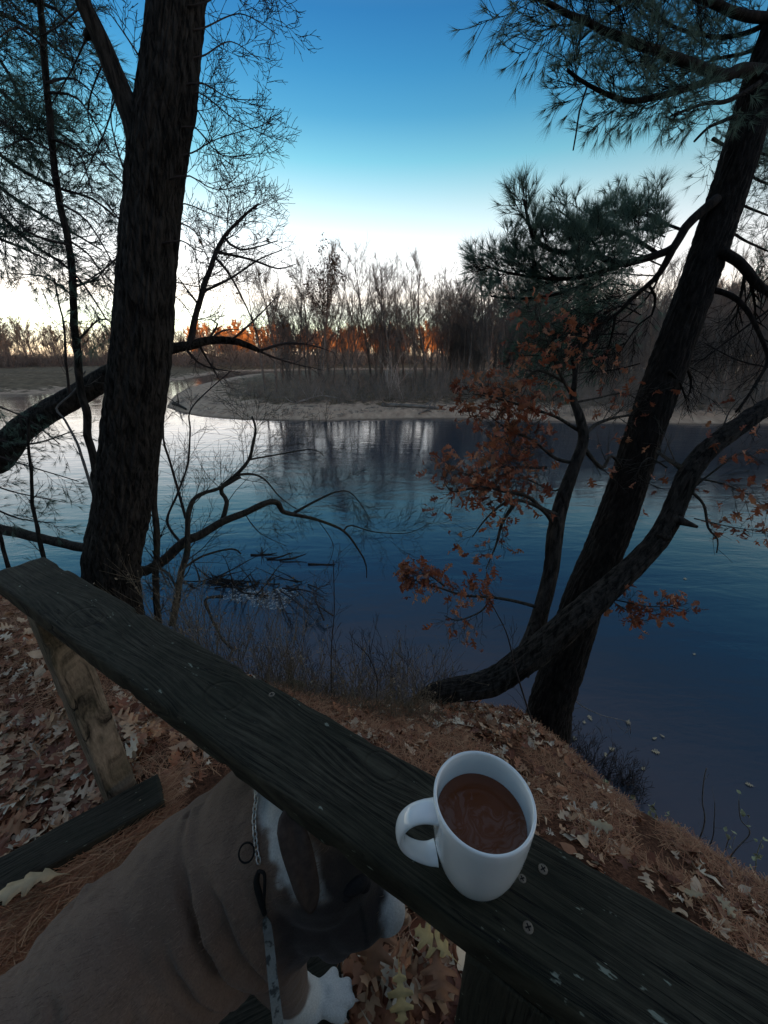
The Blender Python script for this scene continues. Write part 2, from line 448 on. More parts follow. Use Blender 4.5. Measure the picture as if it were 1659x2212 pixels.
# ================================================================== NEAR BANK
CREST = [(-90, 36), (-9, 5.2), (-5, 3.4), (-2.9, 2.25), (-2.1, 1.84), (-1.3, 1.62), (-.8, 1.45), (-.38, 1.36), (.1, 1.5), (.5, 1.72), (.82, 1.78), (1.0, 1.42), (1.02, 1.15), (1.34, .77), (2.1, .05), (4, -1.2), (9, -4), (90, -40)]
CR = np.array(CREST)
def crest_out(x, y):
    """signed distance past the crest of the bank (positive on the river side)"""
    p = np.stack([x, y], -1)
    best = np.full(x.shape, 1e9); sgn = np.ones(x.shape)
    for i in range(len(CR) - 1):
        a, b_ = CR[i], CR[i + 1]; ab = b_ - a
        t = np.clip(((p - a) @ ab) / (ab @ ab), 0, 1)
        q = a + t[..., None] * ab
        d = np.hypot(p[..., 0] - q[..., 0], p[..., 1] - q[..., 1])
        cr = ab[0] * (p[..., 1] - a[1]) - ab[1] * (p[..., 0] - a[0])
        m_ = d < best - 1e-9
        best = np.where(m_, d, best); sgn = np.where(m_, np.sign(cr), sgn)
    return best * sgn
def ground_d(x, y):
    x = np.asarray(x, float); y = np.asarray(y, float)
    s = .5127 * x + .8586 * y - .279
    sm = .5 * (s + np.sqrt(s * s + .03))
    d = 1.02 + .62 * sm + .10 / (1 + np.exp(np.clip((s + .02) / .022, -40, 40)))
    o = crest_out(x, y)
    d = d + 2.1 * .5 * ((o - .03) + np.sqrt((o - .03) ** 2 + .004))
    # unseen hill added behind the camera to keep the low sun off the bank
    back = np.clip(-y - 3, 0, None)
    d = d - np.minimum(back * .40, 18.5)
    return np.minimum(d, 5.6)
_gx = np.arange(-3.4, 2.9, .02); _gy = np.arange(-.6, 4.0, .02)
_GX, _GY = np.meshgrid(_gx, _gy)
_GD = ground_d(_GX, _GY).tolist(); _GC = crest_out(_GX, _GY).tolist()
def _look(T, x, y):
    u = (x + 3.4) / .02; v = (y + .6) / .02
    i = int(u); j = int(v); i = min(max(i, 0), len(_gx) - 2); j = min(max(j, 0), len(_gy) - 2)
    fu = min(max(u - i, 0), 1); fv = min(max(v - j, 0), 1)
    return (T[j][i] * (1 - fu) + T[j][i + 1] * fu) * (1 - fv) + (T[j + 1][i] * (1 - fu) + T[j + 1][i + 1] * fu) * fv
def gz(x, y):
    d = _look(_GD, x, y)
    return CAMZ - d + .018 * noise.noise(Vector((x * 5, y * 5, 0))) + .03 * noise.noise(Vector((x * 1.7, y * 1.7, 3)))
def gnormal(x, y):
    e = .02
    return Vector((gz(x - e, y) - gz(x + e, y), gz(x, y - e) - gz(x, y + e), 2 * e)).normalized()
def grid_object(name, xs, ys, zf, mat):
    vs = []
    X, Y = np.meshgrid(xs, ys)
    Z = zf(X, Y)
    nx, ny = len(xs), len(ys)
    vs = np.stack([X, Y, Z], -1).reshape(-1, 3)
    idx = np.arange(nx * ny).reshape(ny, nx)
    f = np.stack([idx[:-1, :-1], idx[:-1, 1:], idx[1:, 1:], idx[1:, :-1]], -1).reshape(-1, 4)
    me = bpy.data.meshes.new(name); me.from_pydata(vs.tolist(), [], f.tolist()); me.materials.append(mat)
    me.polygons.foreach_set('use_smooth', [True] * len(me.polygons)); me.update()
    o = bpy.data.objects.new(name, me); COL.objects.link(o)
    return o
def near_z(X, Y):
    D = ground_d(X, Y); Z = CAMZ - D
    Zf = Z.reshape(-1).copy(); xf = X.reshape(-1); yf = Y.reshape(-1)
    for i in range(len(Zf)):
        x, y = xf[i], yf[i]
        a = .018 * noise.noise(Vector((x * 5, y * 5, 0))) + .03 * noise.noise(Vector((x * 1.7, y * 1.7, 3)))
        if y < -6: a += 1.2 * noise.noise(Vector((x * .1, y * .1, 1)))
        Zf[i] += a
    return Zf.reshape(X.shape)
def graded(a, b, core0, core1, fine, coarse):
    out = list(np.arange(core0, core1, fine)) + [core1]
    s = fine; x = core1
    while x < b: s = min(coarse, s * 1.25); x += s; out.append(x)
    s = fine; x = core0
    while x > a: s = min(coarse, s * 1.25); x -= s; out.insert(0, x)
    return np.array(out)
g = grid_object('ground', graded(-160, 160, -3.2, 2.2, .03, 8), graded(-120, 44, -.3, 3.6, .03, 6), near_z, M['soil'])
g['kind'] = 'structure'

# ================================================================== WATER AND FAR BANKS
mb = MB(); mb.add([Vector((-1500, -60, 0)), Vector((1500, -60, 0)), Vector((1500, 2500, 0)), Vector((-1500, 2500, 0))], [(0, 1, 2, 3)])
wt = mb.build('water', M['water'], smooth=False); wt['kind'] = 'structure'

def poly(pts): return np.array([[P(x, y, d=CAMZ).x, P(x, y, d=CAMZ).y] for x, y in pts])
ISL = poly([(358, 880), (390, 892), (430, 900), (520, 907), (700, 910), (850, 906), (1000, 905), (1160, 910), (1300, 914), (1450, 917), (1659, 918), (2200, 930), (2900, 940)])
back = poly([(2900, 806), (1300, 806), (620, 806), (520, 812), (455, 824), (400, 838), (372, 856)])
ISL = np.concatenate([ISL, back])
FAR = poly([(-900, 868), (-300, 858), (0, 853), (130, 850), (150, 843), (230, 836), (360, 828), (440, 812), (500, 802), (700, 798), (1600, 797)])
FAR = np.concatenate([FAR, np.array([[400, 190], [1400, 190], [1400, 1400], [-1400, 1400], [-1400, 60]])])
def inside_dist(X, Y, PG):
    n = len(PG); p = np.stack([X, Y], -1)
    best = np.full(X.shape, 1e9); ins = np.zeros(X.shape, bool)
    for i in range(n):
        a, b_ = PG[i], PG[(i + 1) % n]; ab = b_ - a
        t = np.clip(((p - a) @ ab) / (ab @ ab + 1e-12), 0, 1)
        q = a + t[..., None] * ab
        best = np.minimum(best, np.hypot(p[..., 0] - q[..., 0], p[..., 1] - q[..., 1]))
        c = ((a[1] > Y) != (b_[1] > Y)) & (X < (b_[0] - a[0]) * (Y - a[1]) / (b_[1] - a[1] + 1e-12) + a[0])
        ins ^= c
    return np.where(ins, best, -best)
def land(name, PG, xs, ys, hmax, vegd, slope):
    X, Y = np.meshgrid(xs, ys); D = inside_dist(X, Y, PG)
    rg = np.random.RandomState(4)
    wob = .6 * np.sin(X * .9 + np.sin(Y * .7) * 2) + .4 * np.sin(X * .33 + Y * .8)
    D2 = D + .25 * wob * np.clip(D, -1, 1)
    Z = np.where(D2 > 0, np.minimum(slope * D2, .35) + .10 * (1 / (1 + np.exp(-(D2 - 1.3) * 8))) + hmax * np.clip((D2 - 4) / 14, 0, 1), D2 * .5)
    Z += np.where(D2 > 2, .10 * np.sin(X * .8 + 1.3 * np.sin(Y * .6)) * np.sin(Y * .9 + X * .2), 0)
    Z = np.maximum(Z, -1.0)
    o = grid_object(name, xs, ys, lambda a, b_: Z, M['bank'])
    me = o.data
    v = me.attributes.new('veg', 'FLOAT', 'POINT'); v.data.foreach_set('value', np.clip((D2 - vegd) / 6 + .5, 0, 1).reshape(-1).astype('f4'))
    v = me.attributes.new('wet', 'FLOAT', 'POINT'); v.data.foreach_set('value', np.clip(1 - D2 / .5, 0, .8).reshape(-1).astype('f4'))
    o['kind'] = 'structure'
    def hz(x, y):
        i = int(np.clip(np.searchsorted(xs, x), 1, len(xs) - 1)); j = int(np.clip(np.searchsorted(ys, y), 1, len(ys) - 1))
        return float(Z[j, i])
    return o, hz, (lambda x, y: float(inside_dist(np.array([x]), np.array([y]), PG)[0]))
isl, isl_z, isl_in = land('sandbar', ISL, graded(-60, 120, -22, 40, .25, 4), graded(20, 150, 24, 60, .25, 3), .7, 6.0, .12)
far, far_z, far_in = land('far_bank', FAR, graded(-900, 900, -90, 80, 1.2, 40), graded(40, 1300, 44, 190, 1.2, 40), 1.5, 3, .05)

# ================================================================== FAR TREES
def grow_bare(mb, rg, base, h, r, lean=(0, 0), sides=3, dens=1.0, minr=.009, leaves=None):
    d = Vector((lean[0], lean[1], 1)).normalized()
    n = 9
    tr = [base.copy()]; dd = d.copy()
    for i in range(n):
        dd = (dd + Vector((rg.uniform(-.10, .10), rg.uniform(-.10, .10), .06))).normalized()
        tr.append(tr[-1] + dd * h / n)
    mb.tube(tr, [max(minr, r * (1 - .9 * i / n)) for i in range(n + 1)], 5)
    nb = int(20 * dens)
    for c in range(nb):
        u = .22 + .74 * (c + rg.random()) / nb
        x = u * n; i = min(int(x), n - 1); p = tr[i].lerp(tr[i + 1], x - i)
        a = rg.uniform(0, 2 * math.pi); el = rg.uniform(.5, 1.5)
        q = Vector((math.cos(a) * el, math.sin(a) * el, 1)).normalized()
        L = h * rg.uniform(.22, .44) * (1.2 - u) ** .7
        br = wander(rg, p, q, L, 5, .17, Vector((0, 0, .45)))
        rr = max(minr, r * .42 * (1 - u * .7))
        mb.tube(br, [max(minr * .8, rr * (1 - .8 * j / 5)) for j in range(6)], 3)
        for e in range(int(9 * dens)):
            y = rg.uniform(.15, 1) * 5; k = min(int(y), 4); p2 = br[k].lerp(br[k + 1], y - k)
            q2 = ((br[k + 1] - br[k]).normalized() + rvec(rg, .75) + Vector((0, 0, .25))).normalized()
            b2 = wander(rg, p2, q2, L * rg.uniform(.3, .6), 4, .16, Vector((0, 0, .3)))
            mb.tube(b2, [minr * 1.05, minr * .9, minr * .8, minr * .6, minr * .4], 3)
            for e2 in range(8):
                z = rg.uniform(.2, 1) * 4; k = min(int(z), 3); p3 = b2[k].lerp(b2[k + 1], z - k)
                q3 = ((b2[k + 1] - b2[k]).normalized() + rvec(rg, .8) + Vector((0, 0, .2))).normalized()
                b3 = wander(rg, p3, q3, L * rg.uniform(.14, .28), 2, .2)
                mb.tube(b3, [minr * .75, minr * .6, minr * .3], 3)
                if leaves is not None and rg.random() < .7:
                    for _ in range(3):
                        leaves.append(b3[-1] + rvec(rg, .22))
rg = random.Random(11)
variants = []
for k in range(9):
    mb = MB()
    h = 10.0
    if k < 6: grow_bare(mb, rg, Vector((0, 0, -.3)), h, rg.uniform(.09, .14), (rg.uniform(-.12, .12), rg.uniform(-.1, .1)), dens=rg.uniform(.9, 1.15))
    else:
        for s_ in range(3 if k == 6 else 2):
            grow_bare(mb, rg, Vector((rg.uniform(-.2, .2), rg.uniform(-.2, .2), -.3)), h * rg.uniform(.8, 1), rg.uniform(.07, .1), (rg.uniform(-.35, .35), rg.uniform(-.2, .2)), dens=.75)
    variants.append(mb)
root_meshes = []
def far_tree(x, y, h, k, label, group, zf=isl_z, rot=None):
    mbk = variants[k]
    if k >= len(root_meshes) or root_meshes[k] is None:
        while len(root_meshes) <= k: root_meshes.append(None)
        o = mbk.build('bare_tree', M['far_bark']); root_meshes[k] = o.data
    else:
        o = bpy.data.objects.new('bare_tree', root_meshes[k]); COL.objects.link(o)
    o.location = (x, y, zf(x, y)); s = h / 10
    o.rotation_euler = (0, 0, rg.uniform(0, 6.28) if rot is None else rot); o.scale = (s, s, s)
    return tag(o, label, 'tree', group)
def at_px(px, dist):
    a = (px - CX) / FPX
    # lateral position of a column of the view at ground distance
    t = dist / 1.05
    return a * t
GI = 'bare trees crowding the island across the river'
LI = 'slim leafless grey tree in the thicket behind the sandbar across the river'
# skyline trees, with heights read from the tops of the wood
tops = [(545, 596), (570, 588), (592, 605), (625, 592), (655, 600), (682, 575), (700, 568), (745, 600), (775, 572), (800, 570), (822, 590), (850, 612), (880, 598), (905, 600), (930, 592), (955, 598), (975, 590), (1000, 596), (1025, 590), (1050, 575), (1080, 590), (1110, 582), (1150, 590), (1190, 580), (1240, 590), (1290, 585), (1340, 580), (1400, 590), (1460, 575), (1520, 580), (1570, 575), (1620, 570), (1680, 570), (1750, 570)]
for i, (px, py) in enumerate(tops):
    dist = rg.uniform(41, 49)
    a = (px - CX) / FPX; b_ = (py - CY) / FPX
    F = cp - b_ * sp; D = sp + b_ * cp; t = dist / F
    x = a * t; ztop = CAMZ - D * t
    h = ztop - isl_z(x, dist) + .3
    far_tree(x, dist, h * 1.09, i % 9, LI, GI)
for i in range(215):
    px = rg.uniform(940, 1850) if i % 9 else rg.uniform(600, 940)
    dist = rg.uniform(36, 75) if px > 1150 else rg.uniform(40, 75)
    x = at_px(px, dist)
    if isl_in(x, dist) < 4.5: continue
    far_tree(x, dist, rg.uniform(7.5, 11.5) * (.78 + dist / 190), rg.randrange(9), LI, GI)
# trees of the right bank, close to the water
for i in range(26):
    px = rg.uniform(1300, 1900); dist = rg.uniform(29.5, 36); x = at_px(px, dist)
    if isl_in(x, dist) < 1.0: continue
    far_tree(x, dist, rg.uniform(5, 9), rg.randrange(9), 'slim leafless tree close to the water on the right of the far bank', 'bare trees on the right of the far bank')
# one crown that still carries its dead leaves
mb = MB(); lv = []
rg2 = random.Random(5)
pt = P(698, 850, fwd=42); bx, by = at_px(698, 42), 42
tz = isl_z(bx, by)
t_ = thing('oak_tree', (bx, by, tz), 'tallest tree of the skyline, its round crown still full of brown leaves', 'tree')
grow_bare(mb, rg2, Vector((bx, by, tz - .3)), 12.2, .13, (0, 0), dens=1.0, leaves=lv)
mb.build('trunk', M['far_bark'], t_)
mb = MB()
for p in lv:
    if p.z > tz + 7.2 and rg2.random() < .6: add_leaf(mb, rg2, p, rvec(rg2), .20, 2, .2, stem=False)
mb.build('leaves', plain('dull_leaf', (.06, .042, .032), .8, .1, .3, 3), t_)
# shrubs under them
mb = MB(); rgb = random.Random(21)
cnt = 0
while cnt < 1500:
    px = rgb.uniform(430, 1950); dist = 33 + 28 * rgb.random() ** 1.4
    if px > 1250: dist = rgb.uniform(27.5, 45)
    x = at_px(px, dist); dd = isl_in(x, dist)
    if dd < (5.5 if px < 1150 else .8) or (px < 560 and dist < 37): continue
    cnt += 1
    z = isl_z(x, dist) - .1
    h = rgb.uniform(1.0, 3.4) * (.4 if px < 600 else .75 if px < 940 else 1)
    for k in range(6):
        q = wander(rgb, Vector((x + rgb.uniform(-.2, .2), dist + rgb.uniform(-.2, .2), z)), Vector((rgb.uniform(-.6, .6), rgb.uniform(-.6, .6), 1)), h * rgb.uniform(.6, 1.1), 5, .16)
        mb.tube(q, [.012, .011, .009, .008, .006, .004], 3)
        for e in range(5):
            k2 = rgb.randrange(1, 5)
            q2 = wander(rgb, q[k2], (q[k2 + 1] - q[k2]).normalized() + rvec(rgb, .8), h * rgb.uniform(.15, .4), 2, .25)
            mb.tube(q2, [.007, .006, .003], 3)
M['brush'] = plain('brush', (.19, .17, .15), .9, .1, .4, 2)
o = mb.build('undergrowth', M['brush']); o['kind'] = 'stuff'; o['label'] = 'tangled grey undergrowth beneath the island trees'
# pale shrubs at the front of the thicket
def pale_bush(px, dist, h, n, label, mat='pale_bark', name='bare_shrub', group=None, seed=1, spread=.5):
    rg_ = random.Random(seed); mb = MB(); x = at_px(px, dist); z = isl_z(x, dist) - .05
    for k in range(n):
        q = wander(rg_, Vector((x + rg_.uniform(-.15, .15), dist, z)), Vector((rg_.uniform(-spread, spread), rg_.uniform(-.3, .3), 1)), h * rg_.uniform(.6, 1), 7, .10)
        mb.tube(q, [.04 * (1 - .11 * j) for j in range(8)], 4)
        twigs(mb, rg_, q, .022, 2, h * .3, 7, .6, .15, Vector((0, 0, .3)), .55, .008)
    o = mb.build(name, M[mat]); return tag(o, label, 'shrub', group)
pale_bush(845, 37.5, 4.6, 5, 'pale many-stemmed shrub rising at the back edge of the sandbar', seed=3)
pale_bush(868, 35.5, 3.6, 3, 'small pale forked sapling standing alone on the sand', seed=4, spread=.35)
pale_bush(760, 39, 3.0, 8, 'low dense grey bush behind the bleached driftwood', 'far_bark', seed=5, spread=.9)
pale_bush(800, 40, 2.6, 7, 'low tangled bush just right of the grey bush on the sandbar', 'far_bark', seed=6, spread=.9)
pale_bush(690, 41, 2.6, 8, 'low tangled bush left of the grey bush on the sandbar', 'far_bark', seed=7, spread=.9)
pale_bush(960, 38, 4.2, 6, 'grey upright shrub in front of the wood above the sand spit', 'far_bark', seed=8, spread=.5)
# snag
mb = MB(); x = at_px(858, 47); z = isl_z(x, 47)
limb(mb, [Vector((x, 47, z - .2)), Vector((x - .05, 47, z + 2.5)), Vector((x - .1, 47, z + 5.2))], .32, .16, 8, .3)
tag(mb.build('dead_snag', M['far_bark']), 'broken off dead trunk standing among the island trees', 'tree')
# driftwood
def drift(px, py, px2, py2, r, label, mat, bumps=0, seed=0):
    a = P(px, py, d=CAMZ - .55); b_ = P(px2, py2, d=CAMZ - .55)
    rg_ = random.Random(seed); mb = MB()
    for q in (a, b_): q.z = isl_z(q.x, q.y) + r * .55
    mid = (a + b_) / 2 + Vector((0, rg_.uniform(-.2, .2), r * .6))
    pts = limb(mb, [a, mid, b_], r, r * .55, 7, .15, .2, seed)
    for k in range(bumps):
        q = pts[rg_.randrange(len(pts))]
        w_ = wander(rg_, q, Vector((rg_.uniform(-1, 1), rg_.uniform(-.3, .3), rg_.uniform(.1, .8))), rg_.uniform(.5, 1.3), 5, .25)
        mb.tube(w_, [r * .4, r * .36, r * .3, r * .25, r * .2, r * .1], 5)
    return tag(mb.build('driftwood_log', M[mat]), label, 'log')
drift(826, 874, 952, 880, .17, 'long dark driftwood log lying along the sandbar', 'far_bark', 3, 1)
drift(640, 870, 690, 862, .09, 'bleached forked driftwood branch on the sandbar', 'pale_bark', 7, 2)
drift(690, 861, 735, 864, .06, 'thin bleached pole on the sand behind the dark log', 'pale_bark', 2, 3)
drift(372, 862, 400, 874, .16, 'dark snag lying at the tip of the sandbar beside the channel', 'oak_bark', 4, 4)
drift(905, 884, 965, 876, .06, 'thin dark branch beached in front of the long log', 'far_bark', 2, 5)

# drift litter and grass tufts on the sand
mb = MB(); rgd = random.Random(44); cnt = 0
while cnt < 900:
    px = rgd.uniform(340, 1250); dist = rgd.uniform(28, 42); x = at_px(px, dist); dd = isl_in(x, dist)
    if dd < .9 or noise.noise(Vector((x * .35, dist * .5, 7))) < -.05: continue
    cnt += 1; z = isl_z(x, dist)
    if rgd.random() < .6:
        for k in range(7):
            q = wander(rgd, Vector((x + rgd.uniform(-.15, .15), dist + rgd.uniform(-.1, .1), z)), Vector((rgd.uniform(-.8, .8), rgd.uniform(-.8, .8), 1)), rgd.uniform(.08, .28), 2, .2); mb.tube(q, [.010, .008, .003], 3)
    else:
        q = wander(rgd, Vector((x, dist, z + .02)), Vector((rgd.uniform(-1, 1), rgd.uniform(-.5, .5), .04)), rgd.uniform(.2, .9), 4, .2); mb.tube(q, [.016, .018, .015, .012, .006], 4)
o = mb.build('sand_debris', M['brush']); o['kind'] = 'stuff'; o['label'] = 'grass tufts and drift sticks scattered on the sandbar'
# distant woods as one mass each
def wood_mass(name, spots, seed, mat, label, dens=.6, minr=.03, hs=(9, 13)):
    rg_ = random.Random(seed); tmp = []
    for k in range(4):
        mbk = MB(); grow_bare(mbk, rg_, Vector((0, 0, -.3)), 10, .16, (0, 0), dens=dens, minr=minr)
        tmp.append((np.array([tuple(v) for v in mbk.v]), mbk.f))
    V, Fs, off = [], [], 0
    for (x, y) in spots:
        vv, ff = tmp[rg_.randrange(4)]
        a = rg_.uniform(0, 6.28); s = rg_.uniform(*hs) / 10
        rot = np.array([[math.cos(a), -math.sin(a), 0], [math.sin(a), math.cos(a), 0], [0, 0, 1]])
        V.append((vv * s) @ rot.T + np.array([x, y, far_z(x, y)])); Fs.extend([tuple(i + off for i in f) for f in ff]); off += len(vv)
    me = bpy.data.meshes.new(name); me.from_pydata(np.concatenate(V).tolist(), [], Fs); me.materials.append(mat); me.update()
    o = bpy.data.objects.new(name, me); COL.objects.link(o); o['kind'] = 'stuff'; o['label'] = label
    return o
rg3 = random.Random(8)
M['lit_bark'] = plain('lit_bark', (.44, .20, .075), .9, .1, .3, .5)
sp_ = []
while len(sp_) < 230:
    px = rg3.uniform(430, 1300); dist = rg3.uniform(175, 235); x = at_px(px, dist); sp_.append((x, dist))
mb = MB()
for _ in range(620):
    px = rg3.uniform(250, 1500); dist = rg3.uniform(158, 172); x = at_px(px, dist); z = far_z(x, dist) - .3
    for k in range(5):
        q = wander(rg3, Vector((x + rg3.uniform(-1.5, 1.5), dist, z)), Vector((rg3.uniform(-.7, .7), 0, 1)), rg3.uniform(3.2, 6.2), 4, .25)
        mb.tube(q, [.14, .12, .11, .09, .05], 3)
        for e in range(3):
            k2 = rg3.randrange(1, 4); q2 = wander(rg3, q[k2], rvec(rg3) + Vector((0, 0, .4)), rg3.uniform(1, 2), 2, .25); mb.tube(q2, [.09, .08, .05], 3)
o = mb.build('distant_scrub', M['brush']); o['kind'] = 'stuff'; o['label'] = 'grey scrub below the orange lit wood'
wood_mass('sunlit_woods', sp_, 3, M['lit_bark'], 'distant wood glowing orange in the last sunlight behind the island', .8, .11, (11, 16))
sp_ = []
while len(sp_) < 105:
    px = rg3.uniform(980, 1900); dist = rg3.uniform(58, 74); sp_.append((at_px(px, dist), dist))
wood_mass('island_woods', [q_ for q_ in sp_ if isl_in(*q_) > 1], 6, M['far_bark'], 'dim dense wood filling the gaps behind the island trees', .8, .02, (12.2, 14.6))
sp_ = []
while len(sp_) < 200:
    px = rg3.uniform(-350, 520); dist = 62 + 75 * (px + 350) / 870 + rg3.uniform(0, 45); x = at_px(px, dist)
    if far_in(x, dist) < 9: continue
    sp_.append((x, dist))
wood_mass('distant_woods', sp_, 4, M['far_bark'], 'low dim wood along the far left bank beyond the channel', .7, .03, (8.5, 12.5))
mb = MB(); rgb = random.Random(31); cnt = 0
while cnt < 1500:
    px = rgb.uniform(-350, 900); dist = 52 + 75 * max(0, (px + 350)) / 870 + rgb.uniform(0, 40); x = at_px(px, dist); dd = far_in(x, dist)
    if dd < (1.0 if px < 140 else 5): continue
    cnt += 1; z = far_z(x, dist) - .1; h = rgb.uniform(1.5, 5)
    for k in range(5):
        q = wander(rgb, Vector((x + rgb.uniform(-.8, .8), dist + rgb.uniform(-.8, .8), z)), Vector((rgb.uniform(-.6, .6), rgb.uniform(-.6, .6), 1)), h * rgb.uniform(.6, 1.1), 4, .2)
        mb.tube(q, [.05, .045, .035, .03, .02], 3)
        for e in range(4):
            k2 = rgb.randrange(1, 4)
            q2 = wander(rgb, q[k2], (q[k2 + 1] - q[k2]).normalized() + rvec(rgb, .9), h * rgb.uniform(.2, .4), 2, .25)
            mb.tube(q2, [.03, .025, .015], 3)
o = mb.build('far_scrub', M['far_bark']); o['kind'] = 'stuff'; o['label'] = 'grey scrub lining the far left bank'
print('far done', time.time() - T0)

# ================================================================== LEFT OAK
def ext_down(pts, extra=2.0):
    """carry a trunk down until it is in the ground"""
    p0 = pts[0].copy(); d = (pts[0] - pts[1]).normalized()
    d = (d + Vector((0, 0, -.8))).normalized()
    p = p0.copy()
    for i in range(80):
        if p.z < gz(p.x, p.y) - .25 or p.z < -.6: break
        p = p + d * .05
    return ([p] if (p - p0).length > .06 else []) + pts
rg = random.Random(2)
C = [(243, 1250, 2.32), (262, 1100, 2.34), (289, 900, 2.38), (312, 700, 2.43), (328, 450, 2.5), (345, 300, 2.53), (363, 190, 2.56), (385, 0, 2.62), (405, -160, 2.68), (440, -500, 2.85)]
pts = PL(C); ex = ext_down(pts)
Z = lambda p: p.y * cp + (CAMZ - p.z) * sp
wd = [126, 130, 134, 138, 134, 140, 140, 130, 122, 100]
rad = [w_ * .415 * Z(p) / FPX for w_, p in zip(wd, pts)]
if len(ex) > len(pts): rad = [rad[0] * 1.35] + rad
t_ = thing('oak_tree', ex[0], 'huge dark furrowed oak trunk rising behind the left end of the handrail', 'tree')
mb = MB(); bark_tube(mb, ex, rad, 220, .009, .024, 4.2, 8.5, .03)
mb.build('trunk', M['oak_bark'], t_)
mb = MB()
Lp = PL([(320, 330, 2.5), (292, 262, 2.48), (262, 195, 2.46), (232, 120, 2.44), (203, 55, 2.42), (178, 0, 2.4), (160, -80, 2.4)])
bark_tube(mb, Lp, [.10, .062, .046, .040, .036, .032, .028], 40, .015, .006, 5, 3, .08, 3)
q = P(188, 78, fwd=2.42); limb(mb, [P(205, 62, fwd=2.42), q, P(183, 84, fwd=2.42)], .022, .012, 8, .01)
mb.build('limb', M['oak_bark'], t_)
# fine drooping twigs both sides
mb = MB()
starts = [((440, 60), (520, 30), (600, 75)), ((436, 179), (498, 212), (575, 216)), ((440, 120), (500, 90), (560, 130)), ((428, 240), (470, 330), (505, 400)), ((420, 274), (480, 335), (560, 330)), ((410, 380), (470, 410), (560, 390)), ((395, 484), (440, 520), (505, 600)), ((445, 5), (520, -40), (590, 10)), ((400, 440), (480, 470), (560, 480)), ((392, 520), (450, 545), (580, 520)),
          ((447, -60), (560, -90), (610, 60)), ((430, 200), (510, 260), (590, 300)), ((415, 330), (470, 300), (570, 270)),
          ((380, 610), (440, 620), (500, 600)), ((378, 640), (420, 700), (400, 760))]
for s_ in starts:
    f0 = rg.uniform(2.45, 2.6); b_ = [P(s_[0][0] - 45, s_[0][1] + 8, fwd=f0 - .05), P(s_[0][0], s_[0][1], fwd=f0), P(s_[1][0], s_[1][1], fwd=f0 + rg.uniform(.1, .4)), P(s_[2][0], s_[2][1], fwd=f0 + rg.uniform(.1, .7))]
    q = limb(mb, b_, .0048, .0018, 5, .05)
    twigs(mb, rg, q, .0034, 3, .32, 9, .75, .17, Vector((0, 0, .30)), .6, .0016, .1, Vector((.15, 0, -.12)))
for s_ in [((200, 50), (150, 160), (90, 260)), ((230, 115), (190, 250), (240, 380)), ((180, 10), (120, 60), (60, 90)), ((255, 190), (220, 300), (160, 420)), ((270, 400), (200, 330), (130, 250)), ((262, 480), (210, 420), (160, 420)), ((265, 360), (240, 260), (250, 160)), ((300, 120), (260, 60), (230, 20)), ((250, 620), (190, 560), (110, 540)), ((250, 560), (200, 600), (120, 640))]:
    f0 = rg.uniform(2.5, 2.6); b_ = [P(s_[0][0], s_[0][1], fwd=f0), P(s_[1][0], s_[1][1], fwd=f0 + .3), P(s_[2][0], s_[2][1], fwd=f0 + .5)]
    q = limb(mb, b_, .005, .002, 5, .05)
    twigs(mb, rg, q, .0045, 3, .26, 7, .75, .17, Vector((0, 0, .2)), .6, .0016, .1)
mb.build('twigs', M['twig_bark'], t_)

# leaning tree whose limb passes behind the oak
pts = PL([(-60, 1060, 3.15), (0, 990, 3.15), (45, 932, 3.18), (100, 893, 3.2), (165, 856, 3.25), (235, 812, 3.3), (300, 775, 3.35), (375, 752, 3.4), (412, 746, 3.4), (449, 736, 3.45), (500, 736, 3.5), (537, 747, 3.5), (560, 758, 3.55)])
r_ = [w_ * .44 * Z(p) / FPX for w_, p in zip([62, 60, 56, 54, 50, 48, 34, 25, 22, 19, 17, 14, 10], pts)]
ex = ext_down(pts)
if len(ex) > len(pts): r_ = [r_[0] * 1.1] + r_
t_ = thing('leaning_tree', ex[0], 'thick leaning trunk crossing low behind the big oak and reaching out over the channel', 'tree')
mb = MB(); bark_tube(mb, ex, r_, 64, .02, .010, 4, 4, .06, 7); mb.build('trunk', M['oak_bark'], t_)
mb = MB()
q = limb(mb, PL([(410, 742, 3.4), (417, 706, 3.4), (436, 635, 3.42), (464, 555, 3.45), (484, 512, 3.5), (524, 468, 3.5), (560, 440, 3.5)]), .030, .006, 8, .04)
twigs(mb, rg, q, .012, 3, .55, 13, .8, .15, Vector((0, 0, .25)), .5, .0022, .15, Vector((.1, 0, 0)))
for s_ in [[(464, 555), (500, 600), (540, 680), (560, 735)], [(440, 630), (500, 600), (560, 560), (610, 540)], [(470, 545), (540, 560), (600, 580), (640, 570)], [(484, 512), (520, 540), (600, 520)], [(430, 660), (400, 620), (385, 600)], [(500, 735), (540, 700), (600, 640)], [(449, 736), (470, 700), (455, 690)]]:
    q = limb(mb, PL([(a, b_, 3.45 + .05 * i) for i, (a, b_) in enumerate(s_)]), .011, .003, 6, .05)
    twigs(mb, rg, q, .006, 2, .3, 8, .8, .16, Vector((0, 0, .1)), .5, .002)
for s_ in [[(560, 758), (616, 742), (672, 746), (722, 762)], [(560, 758), (600, 775), (653, 790), (700, 800)], [(450, 738), (480, 715), (520, 712)], [(400, 752), (440, 790), (520, 805)], [(430, 745), (450, 780), (480, 830)]]:
    q = limb(mb, PL([(a, b_, 3.55 + .12 * i) for i, (a, b_) in enumerate(s_)]), .012, .003, 6, .05)
    twigs(mb, rg, q, .006, 2, .32, 8, .7, .16, Vector((0, 0, .2)), .5, .002)
mb.build('branches', M['twig_bark'], t_)
